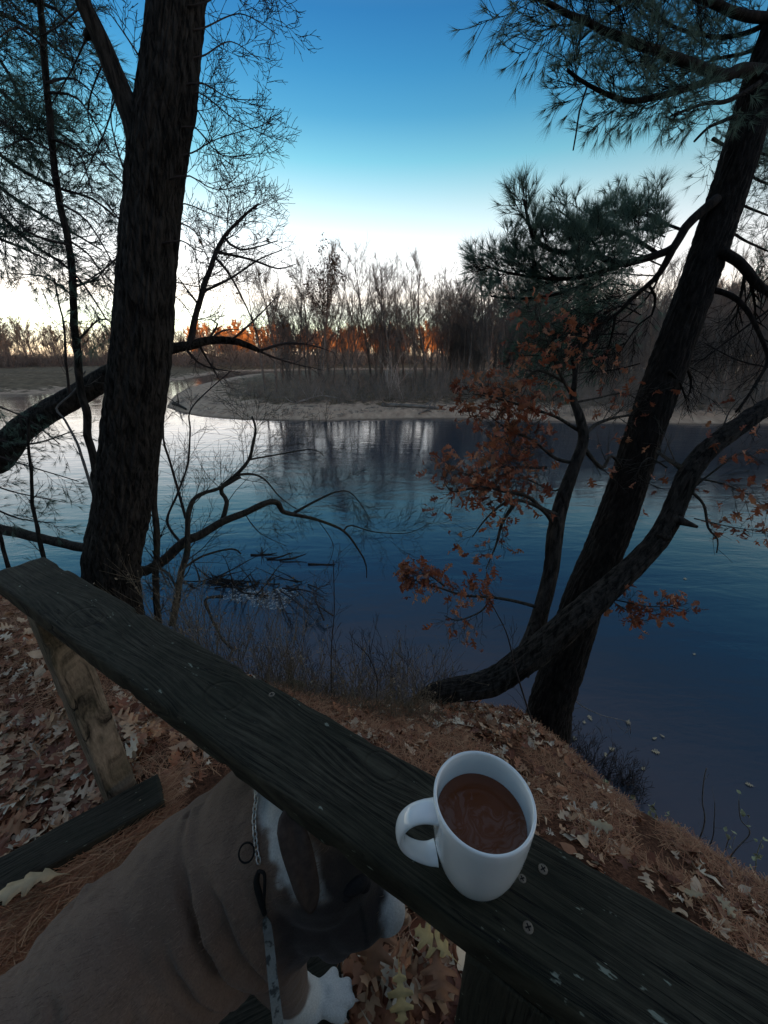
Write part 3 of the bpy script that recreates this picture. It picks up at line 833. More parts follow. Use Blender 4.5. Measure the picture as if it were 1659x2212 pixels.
# a few hanging dead leaves
mb = MB()
for _ in range(26): add_leaf(mb, rg, P(rg.uniform(380, 640), rg.uniform(440, 800), fwd=rg.uniform(3.3, 3.9)), rvec(rg), .05, 0, .4)
mb.build('leaves', M['brown_leaf'], t_)

# slim crooked tree left of the oak
pts = PL([(206, 1017), (200, 984), (189, 939), (188, 892), (177, 853), (171, 814), (168, 762), (161, 710), (159, 658), (159, 615), (147, 516), (127, 428), (113, 317), (103, 198), (93, 80), (87, 0), (82, -100)], 2.85, 2.95)
pts = [P(214, 1100, fwd=2.85)] + pts; ex = ext_down(pts)
t_ = thing('young_tree', ex[0], 'slim wavy trunk standing left of the huge oak, crossing the leaning trunk', 'tree')
mb = MB(); limb(mb, ex, .030, .014, 14, .03, .10); mb.build('trunk', M['oak_bark'], t_)
mb = MB()
for s_ in [((100, 180), (160, 170), (230, 230)), ((105, 200), (170, 215), (240, 330)), ((115, 330), (60, 300), (10, 320)), ((95, 100), (40, 60), (0, 80)), ((130, 440), (190, 480), (250, 580)), ((150, 530), (60, 500), (0, 430)), ((160, 620), (210, 600), (240, 560)), ((165, 740), (215, 690), (245, 700)), ((150, 520), (200, 560), (240, 640)), ((159, 640), (100, 600), (20, 590)), ((112, 300), (170, 330), (200, 420))]:
    f0 = 2.9; q = limb(mb, [P(s_[0][0], s_[0][1], fwd=f0), P(s_[1][0], s_[1][1], fwd=f0 + rg.uniform(-.3, .3)), P(s_[2][0], s_[2][1], fwd=f0 + rg.uniform(-.4, .4))], .008, .003, 5, .05)
    twigs(mb, rg, q, .0045, 3, .34, 7, .7, .13, Vector((0, 0, .1)), .6, .0018)
mb.build('twigs', M['twig_bark'], t_)

# pale thin stem
def stem_tree(name, path, f0, f1, r0, r1, label, cat, mat='twig_bark', tw=None, ground=True, group=None, seed=0, lvl=2, tl=.25):
    rg_ = random.Random(seed); pts = PL(path, f0, f1); ex = ext_down(pts) if ground else pts
    t_ = thing(name, ex[0], label, cat, group)
    mb = MB(); q = limb(mb, ex, r0, r1, 8, .03, .15, seed); mb.build('stem', M[mat], t_)
    if tw:
        mb = MB(); twigs(mb, rg_, q, r1 * 1.3, lvl, tl, tw, .75, .17, Vector((0, 0, .2)), .6, .0015); mb.build('twigs', M[mat], t_)
    return t_
stem_tree('sapling', [(198, 1057), (182, 1004), (167, 958), (141, 908), (122, 882), (150, 855), (167, 835), (185, 800)], 2.7, 2.9, .011, .004, 'thin pale sapling bending in front of the leaning trunk', 'sapling', 'grey_twig', 8, seed=1)
stem_tree('sapling', [(91, 1192), (81, 1140), (70, 1088), (68, 1023), (60, 958), (62, 900)], 2.6, 2.7, .016, .007, 'dark upright sapling under the leaning trunk near the left edge', 'sapling', 'oak_bark', 12, seed=2, tl=.35)
stem_tree('sapling', [(12, 1205), (4, 1170), (-10, 1120)], 2.3, 2.3, .013, .010, 'short dark stem at the left edge above the rail corner', 'sapling', 'oak_bark', None, seed=3)
stem_tree('sapling', [(150, 852), (143, 780), (138, 700), (128, 660), (118, 600)], 3.0, 3.0, .009, .004, 'thin vertical shoot rising off the leaning trunk at the left', 'sapling', 'twig_bark', 12, ground=False, seed=4, tl=.4)
stem_tree('young_tree', [(339, 1315), (339, 1171), (334, 1084), (338, 1000), (350, 900), (352, 800)], 2.5, 2.6, .028, .012, 'straight young trunk close against the right side of the huge oak', 'tree', 'lichen_bark', 14, seed=5, tl=.4)
stem_tree('sapling', [(401, 1119), (385, 1060), (369, 1004), (355, 960), (353, 933), (352, 880)], 2.75, 2.8, .011, .005, 'slender curving shoot just right of the straight young trunk', 'sapling', 'twig_bark', 12, ground=False, seed=6, tl=.4)
stem_tree('sapling', [(389, 1171), (361, 1127), (381, 1072), (405, 1004), (411, 933), (415, 880), (500, 800)], 2.75, 3.0, .011, .004, 'kinked shoot rising out of the crooked tree and bending right', 'sapling', 'twig_bark', 14, ground=False, seed=7, tl=.4)
# fallen log at far left
mb = MB(); q = limb(mb, PL([(-80, 1130), (0, 1142), (91, 1163), (190, 1186), (250, 1200)], 2.9, 3.0), .042, .036, 12, .03, .12)
tag(mb.build('fallen_log', M['lichen_bark']), 'mossy fallen log lying level behind the end of the handrail', 'log')

# crooked tree
path = [(290, 1250), (314, 1234), (353, 1211), (397, 1171), (433, 1155), (480, 1127), (528, 1108), (576, 1086), (599, 1086), (611, 1104), (635, 1111), (687, 1123), (742, 1147), (774, 1187), (790, 1219), (792, 1248)]
pts = PL(path, 2.5, 3.3); wd = [22, 20, 20, 19, 17, 15, 14, 13, 13, 11, 10, 7, 5.5, 4, 3, 2]
t_ = thing('crooked_tree', ext_down(pts)[0], 'crooked mossy tree with a long low branch stretched out over the water', 'tree')
mb = MB(); bark_tube(mb, ext_down(pts), ([.04] if len(ext_down(pts)) > len(pts) else []) + [w_ * .5 * Z(p) / FPX for w_, p in zip(wd, pts)], 20, .02, .004, 8, 3, .12, 4)
mb.build('trunk', M['lichen_bark'], t_)
mb = MB()
def side(path, f0, f1, r0, r1, tw=10, tl=.35, lvl=2, m_=None):
    q = limb(mb, PL(path, f0, f1), r0, r1, 7, .03, .15)
    twigs(mb, rg, q, r1 * 1.0, 3, tl * 1.3, max(6, int(tw * .8)), .75, .15, Vector((0, 0, .12)), .55, .0014, .12)
side([(480, 1124), (490, 1084), (478, 1056), (512, 1024), (538, 993), (548, 953), (552, 925), (545, 900)], 2.85, 3.1, .020, .008, 16, .5, 3)
side([(538, 993), (572, 987), (671, 971), (700, 985)], 3.0, 3.3, .009, .003, 14, .45)
side([(512, 1026), (544, 1024), (572, 1036), (603, 1072), (640, 1100)], 2.95, 3.2, .012, .003, 16, .4)
side([(635, 1108), (687, 1080), (730, 1062), (762, 1068), (800, 1120)], 3.1, 3.4, .013, .003, 16, .5, 3)
side([(742, 1147), (758, 1135), (810, 1149), (881, 1151), (930, 1130)], 3.2, 3.5, .009, .002, 16, .45, 3)
side([(687, 1123), (720, 1180), (700, 1240)], 3.15, 3.2, .004, .002, 8, .3)
side([(528, 1108), (560, 1150), (620, 1180)], 3.0, 3.1, .005, .002, 10, .3)
side([(373, 1350), (385, 1278), (393, 1234), (405, 1191), (405, 1131), (413, 1088), (433, 1068), (472, 1056), (520, 1030)], 2.4, 2.9, .026, .012, 16, .4, 3)
side([(393, 1230), (440, 1200), (500, 1186), (520, 1196)], 2.6, 2.9, .010, .006, 6, .3)
side([(350, 1215), (330, 1190), (360, 1260)], 2.5, 2.5, .008, .004, 6, .3)
side([(380, 1270), (366, 1240), (340, 1225)], 2.5, 2.5, .008, .004, 6, .2)
mb.build('branches', M['lichen_bark'], t_)
# broken hanging stick
mb = MB(); q = limb(mb, PL([(482, 1288), (445, 1294), (453, 1326), (468, 1358), (482, 1382), (502, 1402)], 2.2, 2.0), .011, .007, 8, .01, .5)
tag(mb.build('broken_branch', M['lichen_bark']), 'short broken mossy branch bent like an elbow above the weeds', 'branch')
print('left done', time.time() - T0)

# ================================================================== LEFT PINE FOLIAGE
def needle_spray(mbw, mbn, rg_, pts, r, length, count, L=.085, lvl=2, ang=.7, curve=Vector((0, 0, .25)), nn=24, w=.0011, thin=1.0, bias=None, t0=.15):
    tips = []
    twigs(mbw, rg_, pts, r, lvl, length, count, ang, .13, curve, .55, .0016, t0, bias, tips)
    for p, d in tips:
        if rg_.random() < thin: add_tuft(mbn, rg_, p, d, L * rg_.uniform(.8, 1.15), nn, w)
    return tips
rg = random.Random(77)
t_ = thing('pine_tree', P(-260, 1300, fwd=3.2), 'green pine whose needled boughs hang in from the upper left edge', 'tree')
mb = MB(); mbn = MB()
trunk = PL([(-260, 1500, 3.2), (-260, 900, 3.4), (-240, 300, 3.5), (-200, -300, 3.8)])
limb(mb, trunk, .14, .09, 14, .08, .06)
mb.build('trunk', M['pine_bark'], t_); mb = MB()
for path in [[(-240, -60), (-60, 0), (60, 60), (150, 130)], [(-240, 60), (-80, 130), (40, 230), (130, 290), (190, 330)], [(-240, 160), (-100, 250), (20, 350), (110, 400), (200, 430), (250, 470)], [(-240, 300), (-80, 340), (20, 420), (120, 480), (220, 540)], [(-240, 250), (-120, 320), (-20, 440), (60, 520), (160, 590), (230, 690)], [(-240, -200), (-80, -80), (40, -10), (120, 20), (160, 60)], [(-220, -120), (-60, 60), (20, 160), (60, 260)], [(-230, 100), (-90, 180), (0, 260), (70, 310)], [(-230, 450), (-100, 480), (10, 520), (100, 560)]]:
    f0 = rg.uniform(3.2, 3.5)
    q = limb(mb, PL([(a, b_, f0 - .05 * i) for i, (a, b_) in enumerate(path)]), .018, .005, 6, .08)
    needle_spray(mb, mbn, rg, q, .009, .55, 20, .095, 2, .7, Vector((.1, 0, .1)), 16, .0013, 1.0, None, .25)
for path in [[(-260, 800), (-60, 860), (50, 900), (130, 960)], [(-260, 900), (-80, 960), (40, 1000), (170, 1040)], [(-260, 960), (-80, 1020), (20, 1060), (140, 1085)], [(-260, 1020), (-60, 1080), (40, 1120), (120, 1130)], [(-260, 880), (-40, 940), (60, 960), (160, 930)]]:
    f0 = rg.uniform(2.9, 3.2)
    q = limb(mb, PL([(a, b_, f0) for i, (a, b_) in enumerate(path)]), .012, .004, 6, .08)
    needle_spray(mb, mbn, rg, q, .006, .36, 12, .07, 2, .7, Vector((.1, 0, 0)), 16, .0011, .75, None, .35)
mb.build('boughs', M['twig_bark'], t_); mbn.build('needles', M['needle'], t_)

# ================================================================== RIGHT PINE
rg = random.Random(5)
C = [(1172, 1600, 1.74), (1190, 1520, 1.76), (1222, 1420, 1.80), (1262, 1290, 1.86), (1302, 1195, 1.92), (1345, 1080, 1.99), (1400, 910, 2.08), (1457, 750, 2.17), (1515, 590, 2.26), (1565, 440, 2.35), (1612, 290, 2.43), (1650, 160, 2.5), (1690, 40, 2.57), (1740, -150, 2.7), (1820, -500, 2.95)]
pts = PL(C); wd = [112, 98, 94, 90, 88, 86, 84, 82, 80, 80, 80, 78, 74, 66, 50]
rad = [w_ * .445 * Z(p) / FPX for w_, p in zip(wd, pts)]
ex = [pts[0] + Vector((-.12, 0, -.5))] + pts; rad = [rad[0] * 1.15] + rad
t_ = thing('pine_tree', ex[0], 'tall pine with straight dark trunk leaning right from the edge of the bank', 'tree')
mb = MB(); bark_tube(mb, ex, rad, 130, .012, .014, 9, 8, .03, 12); mb.build('trunk', M['pine_bark'], t_)
mb = MB(); mbn = MB()
def bough(path, r0, r1, f0, f1, ln=.45, ct=14, L=.075, lvl=2, nn=22, curve=Vector((0, 0, .3)), bias=None, thin=1.0, t0=.12):
    q = limb(mb, PL(path, f0, f1), r0, r1, 9, .04, .10)
    needle_spray(mb, mbn, rg, q, r1 * .8, ln * .9, int(ct * 1.0), L * .85, lvl, .85, curve, nn, .0008, thin, bias, t0)
# upper boughs
bough([(1645, 155), (1600, 152), (1560, 165), (1500, 140), (1440, 118), (1380, 95), (1300, 62), (1220, 28), (1150, -15)], .028, .007, 2.45, 2.0, .42, 26, t0=.25)
bough([(1560, 165), (1480, 192), (1400, 214), (1340, 215), (1275, 185), (1225, 150)], .016, .005, 2.4, 2.1, .30, 20)
bough([(1690, 40), (1600, 30), (1480, -20), (1380, -60), (1250, -90)], .022, .006, 2.55, 2.2, .5, 22, t0=.2)
bough([(1640, 180), (1580, 215), (1520, 225), (1450, 250)], .012, .004, 2.4, 2.1, .26, 14)
bough([(1700, 10), (1640, 60), (1560, 80), (1460, 60), (1390, 10)], .014, .004, 2.6, 2.6, .45, 22)
bough([(1690, 60), (1620, 110), (1540, 130), (1460, 170)], .012, .004, 2.7, 2.8, .4, 18)
bough([(1700, -40), (1560, -60), (1440, -30), (1330, 20), (1250, 90)], .016, .005, 2.8, 2.7, .45, 22)
# middle boughs
bough([(1548, 430), (1510, 462), (1480, 492), (1455, 535), (1400, 556), (1342, 570), (1300, 556), (1260, 545), (1190, 540), (1150, 510), (1140, 470), (1132, 430)], .024, .005, 2.3, 2.05, .24, 26, .08, t0=.3, bias=Vector((0, 0, .5)))
bough([(1342, 570), (1290, 590), (1230, 602), (1170, 600), (1100, 590), (1050, 575)], .013, .004, 2.2, 2.1, .24, 26, .07, bias=Vector((-.1, 0, .3)))
bough([(1420, 548), (1380, 520), (1340, 500), (1300, 505)], .010, .004, 2.25, 2.3, .26, 16, .08, bias=Vector((0, 0, .4)))
bough([(1300, 590), (1250, 620), (1180, 640), (1110, 645), (1060, 640)], .010, .004, 2.3, 2.4, .22, 20, .07)
bough([(1200, 600), (1160, 570), (1120, 540), (1100, 520)], .006, .003, 2.15, 2.15, .16, 14, .065)
bough([(1480, 500), (1430, 480), (1380, 460), (1340, 470)], .008, .003, 2.4, 2.6, .24, 18, .075, bias=Vector((0, 0, .3)))
bough([(1300, 556), (1280, 520), (1240, 480), (1200, 450)], .006, .003, 2.15, 2.2, .2, 14, .07)
# behind: denser, further boughs
mbd = MB(); mbdn = MB()
for k in range(16):
    x0 = rg.uniform(1390, 1480) - 5 * k; y0 = 470 + 21 * k
    q = limb(mbd, PL([(x0, y0), (x0 - 60, y0 + rg.uniform(-20, 20)), (x0 - 120, y0 + rg.uniform(-10, 50)), (x0 - rg.uniform(150, 230), y0 + rg.uniform(0, 70))], 4.6, 5.2), .008, .004, 5, .1)
    needle_spray(mbd, mbdn, rg, q, .005, .55, 13, .11, 2, .8, Vector((0, 0, 0)), 16, .0018, 1.0, None, .05)
bough([(1440, 560), (1400, 640), (1330, 700), (1250, 740)], .006, .003, 2.5, 2.8, .3, 10, .08)
for path in [[(1560, 420), (1620, 450), (1700, 480)], [(1590, 360), (1640, 390), (1720, 420)], [(1610, 300), (1650, 260), (1720, 300)], [(1550, 480), (1610, 520), (1700, 560)], [(1590, 330), (1640, 330), (1700, 350)], [(1540, 300), (1590, 330), (1640, 360)]]:
    bough(path, .010, .004, 2.9, 3.2, .4, 14, .09, nn=18)
mbn.build('needles', M['needle'], t_)
M['dark_needle'] = island_mat('dark_needle', [(.05, .12, .075), (.06, .14, .09), (.08, .16, .105), (.055, .12, .08)], .5, .3, .2)
# bare dead boughs under the live ones
def bare(path, r0, r1, f0, f1, tw=10, tl=.35, lvl=2, curve=Vector((0, 0, -.15))):
    q = limb(mb, PL(path, f0, f1), r0, r1, 8, .03, .12)
    if tw: twigs(mb, rg, q, r1 * 1.2, lvl, tl, tw, .6, .15, curve, .6, .0015, .3)
bare([(1455, 535), (1425, 590), (1400, 615), (1365, 645), (1330, 680), (1290, 705), (1240, 725)], .017, .004, 2.2, 2.3, 16, .4, 3)
bare([(1400, 615), (1415, 640), (1408, 680), (1380, 700), (1340, 760)], .008, .003, 2.25, 2.3, 12, .3)
bare([(1330, 680), (1320, 730), (1300, 790)], .008, .003, 2.3, 2.4, 14, .3)
bare([(1555, 542), (1590, 562), (1620, 595), (1645, 622), (1700, 650)], .024, .018, 2.2, 2.1, 10, .3)
bare([(1535, 624), (1580, 640), (1615, 672), (1640, 720), (1658, 770), (1650, 800), (1620, 850), (1590, 890)], .014, .005, 2.2, 1.9, 12, .3)
bare([(1460, 762), (1480, 790), (1493, 820), (1490, 850)], .010, .004, 2.1, 2.1, 8, .25)
bare([(1445, 800), (1470, 830), (1480, 860)], .008, .003, 2.05, 2.05, 8, .25)
bare([(1590, 250), (1560, 262), (1530, 275), (1500, 305)], .009, .005, 2.35, 2.25, 0)
bare([(1268, 188), (1252, 240), (1244, 290), (1238, 325)], .004, .003, 2.1, 2.1, 0)
bare([(1700, 640), (1620, 700), (1540, 760), (1500, 790)], .008, .003, 2.6, 2.6, 14, .5)
bare([(1700, 560), (1620, 640), (1560, 720)], .006, .003, 2.8, 2.8, 12, .5)
bare([(1700, 800), (1600, 780), (1520, 740)], .006, .003, 2.8, 2.8, 12, .5)
mb.build('boughs', M['pine_bark'], t_)
mbd.build('far_boughs', M['pine_bark'], t_); mbdn.build('far_needles', M['dark_needle'], t_)
mbo = MB(); mbon = MB(); rgo = random.Random(60)
for k in range(9):
    z_ = rgo.uniform(6.7, 8.2); x_ = rgo.uniform(1.6, 2.4); y_ = rgo.uniform(1.6, 3.2); zz = z_
    pth = [Vector((x_, y_, zz)), Vector((x_ - .7, y_ - .2, zz + .15)), Vector((x_ - 1.5, y_ + rgo.uniform(-.5, .5), zz + .1)), Vector((x_ - 2.3, y_ + rgo.uniform(-.8, .8), zz))]
    q = limb(mbo, pth, .02, .006, 6, .1)
    needle_spray(mbo, mbon, rgo, q, .008, .6, 15, .09, 2, .8, Vector((0, 0, 0)), 12, .0018, 1.0, None, .1)
mbo.build('overhead_boughs', M['pine_bark'], t_); mbon.build('overhead_needles', M['dark_needle'], t_)
print('pine done', time.time() - T0)

# ================================================================== RIGHT OAK
rg = random.Random(9)
C = [(930, 1500, 1.62), (965, 1492, 1.6), (1060, 1474, 1.55), (1130, 1428, 1.52), (1195, 1378, 1.5), (1255, 1325, 1.48), (1320, 1268, 1.5), (1385, 1205, 1.53), (1430, 1150, 1.56), (1462, 1085, 1.6), (1482, 1035, 1.62), (1525, 975, 1.66), (1590, 925, 1.7), (1659, 878, 1.75), (1760, 820, 1.8)]
pts = PL(C); wd = [50, 62, 74, 80, 82, 78, 66, 60, 58, 58, 60, 52, 50, 46, 40]
rad = [w_ * .5 * Z(p) / FPX * .74 for w_, p in zip(wd, pts)]
ex = [pts[0] + Vector((-.12, .02, -.16))] + pts; rad = [rad[0] * .9] + rad
t_ = thing('oak_tree', ex[0], 'bowed oak trunk crossing in front of the leaning pine, rusty leaves on its branches', 'tree')
mb = MB(); bark_tube(mb, ex, rad, 110, .010, .014, 5, 5, .07, 21)
q = limb(mb, PL([(1452, 1118), (1480, 1128), (1508, 1138)], 1.56, 1.5), .026, .006, 10, .01, .2)
limb(mb, PL([(1425, 1150), (1440, 1165), (1447, 1160)], 1.53, 1.5), .02, .010, 8, .01, .2)
mb.build('trunk', M['oak_bark'], t_)
pts = PL([(1118, 1450, 1.54), (1148, 1385, 1.60), (1168, 1320, 1.65), (1190, 1235, 1.7), (1200, 1150, 1.74), (1214, 1085, 1.78), (1240, 1010, 1.83), (1260, 950, 1.87), (1252, 900, 1.9), (1238, 860, 1.92), (1242, 815, 1.95), (1235, 770, 1.98)])
mb = MB(); bark_tube(mb, pts, [w_ * .43 * Z(p) / FPX for w_, p in zip([60, 46, 40, 38, 40, 36, 30, 26, 22, 17, 11, 6], pts)], 48, .012, .005, 9, 3.5, .08, 30)
mb.build('second_stem', M['oak_bark'], t_)
mb = MB(); mbl = MB(); ends = []
def obranch(path, r0, r1, f0, f1, tw=9, tl=.28, lvl=2, leafp=.8, size=.051, per=1):
    q = limb(mb, PL(path, f0, f1), r0, r1 * .6, 7, .02, .12)
    tips = []
    twigs(mb, rg, q, r1 * .9, lvl, tl * 1.15, int(tw * 1.15), .85, .16, Vector((0, 0, .05)), .6, .0011, .2, None, tips)
    for p, d in tips:
        if rg.random() < leafp * .72:
            for _ in range(rg.randint(1, per)):
                pp = p + rvec(rg, .02); dd = (d + rvec(rg, .8) + Vector((0, 0, -.5))).normalized()
                add_leaf(mbl, rg, pp + dd * size * .4, rvec(rg), size * rg.uniform(.6, 1.25), rg.choice((0, 0, 1)), .6, dd)
obranch([(1205, 1112), (1170, 1098), (1140, 1072), (1090, 1062), (1040, 1052), (980, 1062), (960, 1040)], .012, .003, 1.75, 1.6, 16, .20, 2, .9)
obranch([(1200, 1140), (1170, 1100), (1110, 1080), (1060, 1110), (1020, 1160)], .012, .004, 1.75, 1.6, 9, .16, 2, .45)
obranch([(1110, 1090), (1085, 1130), (1070, 1180), (1050, 1230)], .011, .003, 1.7, 1.55, 9, .16, 2, .5)
obranch([(1155, 1310), (1110, 1298), (1060, 1290), (1000, 1286), (950, 1270), (900, 1255), (875, 1245)], .009, .003, 1.64, 1.5, 14, .13, 2, .65)
obranch([(1060, 1290), (1040, 1320), (990, 1340), (960, 1330)], .006, .003, 1.6, 1.5, 9, .14, 2, .6)
obranch([(960, 1266), (920, 1240), (880, 1250)], .004, .002, 1.52, 1.48, 9, .07, 2, .8, per=3)
obranch([(1245, 1000), (1200, 990), (1150, 950), (1100, 930), (1060, 900)], .010, .003, 1.85, 1.75, 16, .22, 2, .85)
obranch([(1250, 930), (1200, 900), (1140, 880), (1070, 860), (1020, 850)], .009, .003, 1.9, 1.8, 16, .20, 2, .85)
obranch([(1240, 860), (1210, 810), (1190, 760), (1170, 700)], .009, .003, 1.93, 1.9, 14, .22, 2, .5)
obranch([(1240, 850), (1250, 780), (1260, 720)], .007, .003, 1.93, 2.0, 10, .2, 2, .4)
obranch([(1225, 830), (1160, 800), (1120, 840), (1080, 860)], .007, .003, 1.93, 1.9, 12, .2, 2, .8)
obranch([(1180, 1010), (1130, 1010), (1060, 1010), (1000, 1030)], .008, .003, 1.85, 1.75, 16, .2, 2, .85)
obranch([(1225, 1040), (1200, 1060), (1150, 1040), (1080, 1000)], .007, .003, 1.85, 1.9, 14, .2, 2, .85)
obranch([(1262, 940), (1290, 915), (1340, 900), (1390, 895)], .012, .006, 1.9, 2.1, 10, .2, 2, .35)
obranch([(1255, 960), (1300, 1010), (1320, 985), (1345, 1012)], .012, .008, 1.88, 2.0, 6, .2, 2, .3)
obranch([(1240, 870), (1290, 860), (1350, 850), (1400, 880)], .006, .003, 1.93, 2.1, 12, .22, 2, .4)
obranch([(1300, 1290), (1350, 1300), (1400, 1310), (1450, 1310), (1480, 1320)], .004, .0018, 1.5, 1.35, 12, .08, 2, .75)
obranch([(1300, 1285), (1370, 1330), (1385, 1350)], .003, .0018, 1.5, 1.4, 8, .07, 2, .8)
obranch([(1480, 1030), (1540, 1040), (1600, 1060), (1659, 1100)], .006, .002, 1.62, 1.6, 10, .16, 2, .55, .05)
obranch([(1490, 1060), (1520, 1090), (1530, 1140), (1550, 1165), (1548, 1195)], .007, .004, 1.6, 1.5, 5, .12, 1, .15)
obranch([(1490, 1060), (1540, 1020), (1600, 980), (1650, 1000)], .005, .002, 1.6, 1.6, 10, .18, 2, .5, .05)
obranch([(1470, 1010), (1440, 990), (1420, 975)], .012, .009, 1.6, 1.7, 4, .2, 2, .3)
obranch([(1500, 1120), (1590, 1140), (1680, 1150)], .003, .0015, 1.55, 1.5, 9, .1, 2, .5, .05)
obranch([(1440, 1010), (1400, 990), (1380, 1030), (1440, 1060)], .005, .002, 1.7, 1.7, 8, .2, 2, .3, .05)
obranch([(1560, 930), (1575, 890), (1600, 860)], .004, .002, 1.7, 1.8, 4, .1, 2, .6, .06)
mb.build('branches', M['lichen_bark'], t_); mbl.build('leaves', M['red_leaf'], t_)
print('oak done', time.time() - T0)

# ================================================================== HANDRAIL
RD = Vector((.8586, -.5127, 0)); RN = Vector((.5127, .8586, 0))
def rail_pt(along, across, d): return Vector((0, .265, CAMZ - d)) + RD * along + RN * across
rail = thing('handrail', rail_pt(-.76, 0, 1.02), 'weathered dark green plank handrail running down across the view on two posts', 'handrail')
def plank(name, length0, length1, width, thick, mat, parent, mtx, seed=0, nl=None, worn=.0025, rnd=.006):
    """a worn board: rounded edges, uneven surface"""
    L = length1 - length0; nl = nl or max(4, int(L / .008))
    prof = []
    hw, ht = width / 2, thick / 2
    for (cx_, cz_, a0) in ((hw - rnd, ht - rnd, 0), (-hw + rnd, ht - rnd, 90), (-hw + rnd, -ht + rnd, 180), (hw - rnd, -ht + rnd, 270)):
        for k in range(4):
            a = R(a0 + 30 * k); prof.append((cx_ + rnd * math.cos(a), cz_ + rnd * math.sin(a)))
    # fill the wide faces
    full = []
    n = len(prof)
    for i in range(n):
        p, q = prof[i], prof[(i + 1) % n]; full.append(p)
        dd = math.hypot(q[0] - p[0], q[1] - p[1])
        m_ = int(dd / .006)
        for k in range(1, m_): full.append((p[0] + (q[0] - p[0]) * k / m_, p[1] + (q[1] - p[1]) * k / m_))
    n = len(full); mb = MB()
    for i in range(nl + 1):
        x = length0 + L * i / nl
        e = 1.0
        for (y, z) in full:
            nn_ = noise.noise(Vector((x * 9, y * 60, z * 60 + seed))) * worn * .5 + noise.noise(Vector((x * 30, y * 20, z * 20 + seed))) * worn * .5
            chip = max(0, noise.noise(Vector((x * 16, y * 8, z * 8 + seed + 7))) - .35) * worn * 8 if (abs(y) > hw - rnd * 1.3 and abs(z) > ht - rnd * 1.5) else 0
            s_ = 1 - (nn_ + chip) / max(hw, ht)
            endj = noise.noise(Vector((y * 40, z * 40, seed))) * .004 if i in (0, nl) else 0
            mb.v.append(Vector((x + endj, y * (1 - (chip - nn_ * .5) / hw), z + (nn_ - chip) * (1 if z > 0 else -1))))
    for i in range(nl):
        for k in range(n):
            k2 = (k + 1) % n
            mb.f.append((i * n + k, i * n + k2, (i + 1) * n + k2, (i + 1) * n + k))
    mb.f.append(tuple(range(n))[::-1]); mb.f.append(tuple(nl * n + k for k in range(n)))
    me = bpy.data.meshes.new(name); me.from_pydata([tuple(v) for v in mb.v], [], mb.f); me.materials.append(mat)
    me.polygons.foreach_set('use_smooth', [True] * len(me.polygons))
    me.update()
    o = bpy.data.objects.new(name, me); COL.objects.link(o)
    if parent:
        o.parent = parent; o.matrix_parent_inverse = Matrix.Identity(4); o.matrix_local = Matrix.Translation(-parent.location) @ mtx
    else: o.matrix_world = mtx
    bm = bmesh.new(); bm.from_mesh(me); bmesh.ops.recalc_face_normals(bm, faces=bm.faces[:]); bm.to_mesh(me); bm.free()
    return o
def frame(origin, xdir, up=Vector((0, 0, 1))):
    x = xdir.normalized(); z = (up - x * up.dot(x)).normalized(); y = z.cross(x)
    m_ = Matrix((x, y, z)).transposed().to_4x4(); m_.translation = origin; return m_
plank('top_board', -.965, .85, .103, .038, M['rail'], rail, frame(rail_pt(0, 0, .456), RD), 3, nl=300)
# posts: left one by the end, right one under the mug
def post(al, w1, w2, dbot, seed):
    base = rail_pt(al, 0, dbot)
    return plank('post', 0, dbot - .475 - .001, w1, w2, M['post'], rail, frame(base, Vector((0, 0, 1)), RN), seed, nl=60, rnd=.004)
# (plank: x = up, z = across the rail)
pA = post(-.79, .050, .064, 1.14, 5)
pA.matrix_local = Matrix.Translation(-rail.location) @ frame(rail_pt(-.79, -.016, 1.14), Vector((0, 0, 1)), RN)
pB = plank('post', 0, .62, .088, .09, M['timber'], rail, frame(rail_pt(.155, -.004, 1.10), Vector((0, 0, 1)), RN), 6, nl=60, rnd=.004)
def screw(px, py, r=.0042):
    p = P(px, py, d=.437) + Vector((0, 0, -.0002)); mb = MB(); n = 20
    z = [(r * .2, .0004), (r * .9, .0006), (r, .0002), (r, -.003)]
    for rr, zz in z:
        for k in range(n):
            a = 2 * math.pi * k / n; mb.v.append(p + Vector((math.cos(a) * rr, math.sin(a) * rr, zz)))
    for i in range(3):
        for k in range(n): mb.f.append((i * n + k, (i + 1) * n + k, (i + 1) * n + (k + 1) % n, i * n + (k + 1) % n))
    mb.f.append(tuple(range(n)))
    o = mb.build('screw', M['screw'], rail)
    # cross recess as a dark sub-part
    mc = MB(); a0 = random.uniform(0, 1.5)
    for a in (a0, a0 + math.pi / 2):
        d1 = Vector((math.cos(a), math.sin(a), 0)) * r * .6; d2 = Vector((-math.sin(a), math.cos(a), 0)) * r * .14; c_ = p + Vector((0, 0, .0007 + (a > a0) * .0001))
        mc.add([c_ + d1 + d2, c_ - d1 + d2, c_ - d1 - d2, c_ + d1 - d2], [(0, 1, 2, 3)])
    oc = mc.build('recess', M['black']); oc.parent = o; oc.matrix_parent_inverse = o.matrix_parent_inverse.inverted() @ Matrix.Translation(-rail.location) if False else Matrix.Identity(4)
    oc.matrix_parent_inverse = Matrix.Identity(4)
    return o
M['black'] = plain('black', (.006, .006, .006), .8, .2, .2)
random.seed(4)
for px, py in ((1173, 1877), (1141, 2003), (587, 1500), (1128, 1898)):
    screw(px, py, .0042 if px != 1128 else .0035)

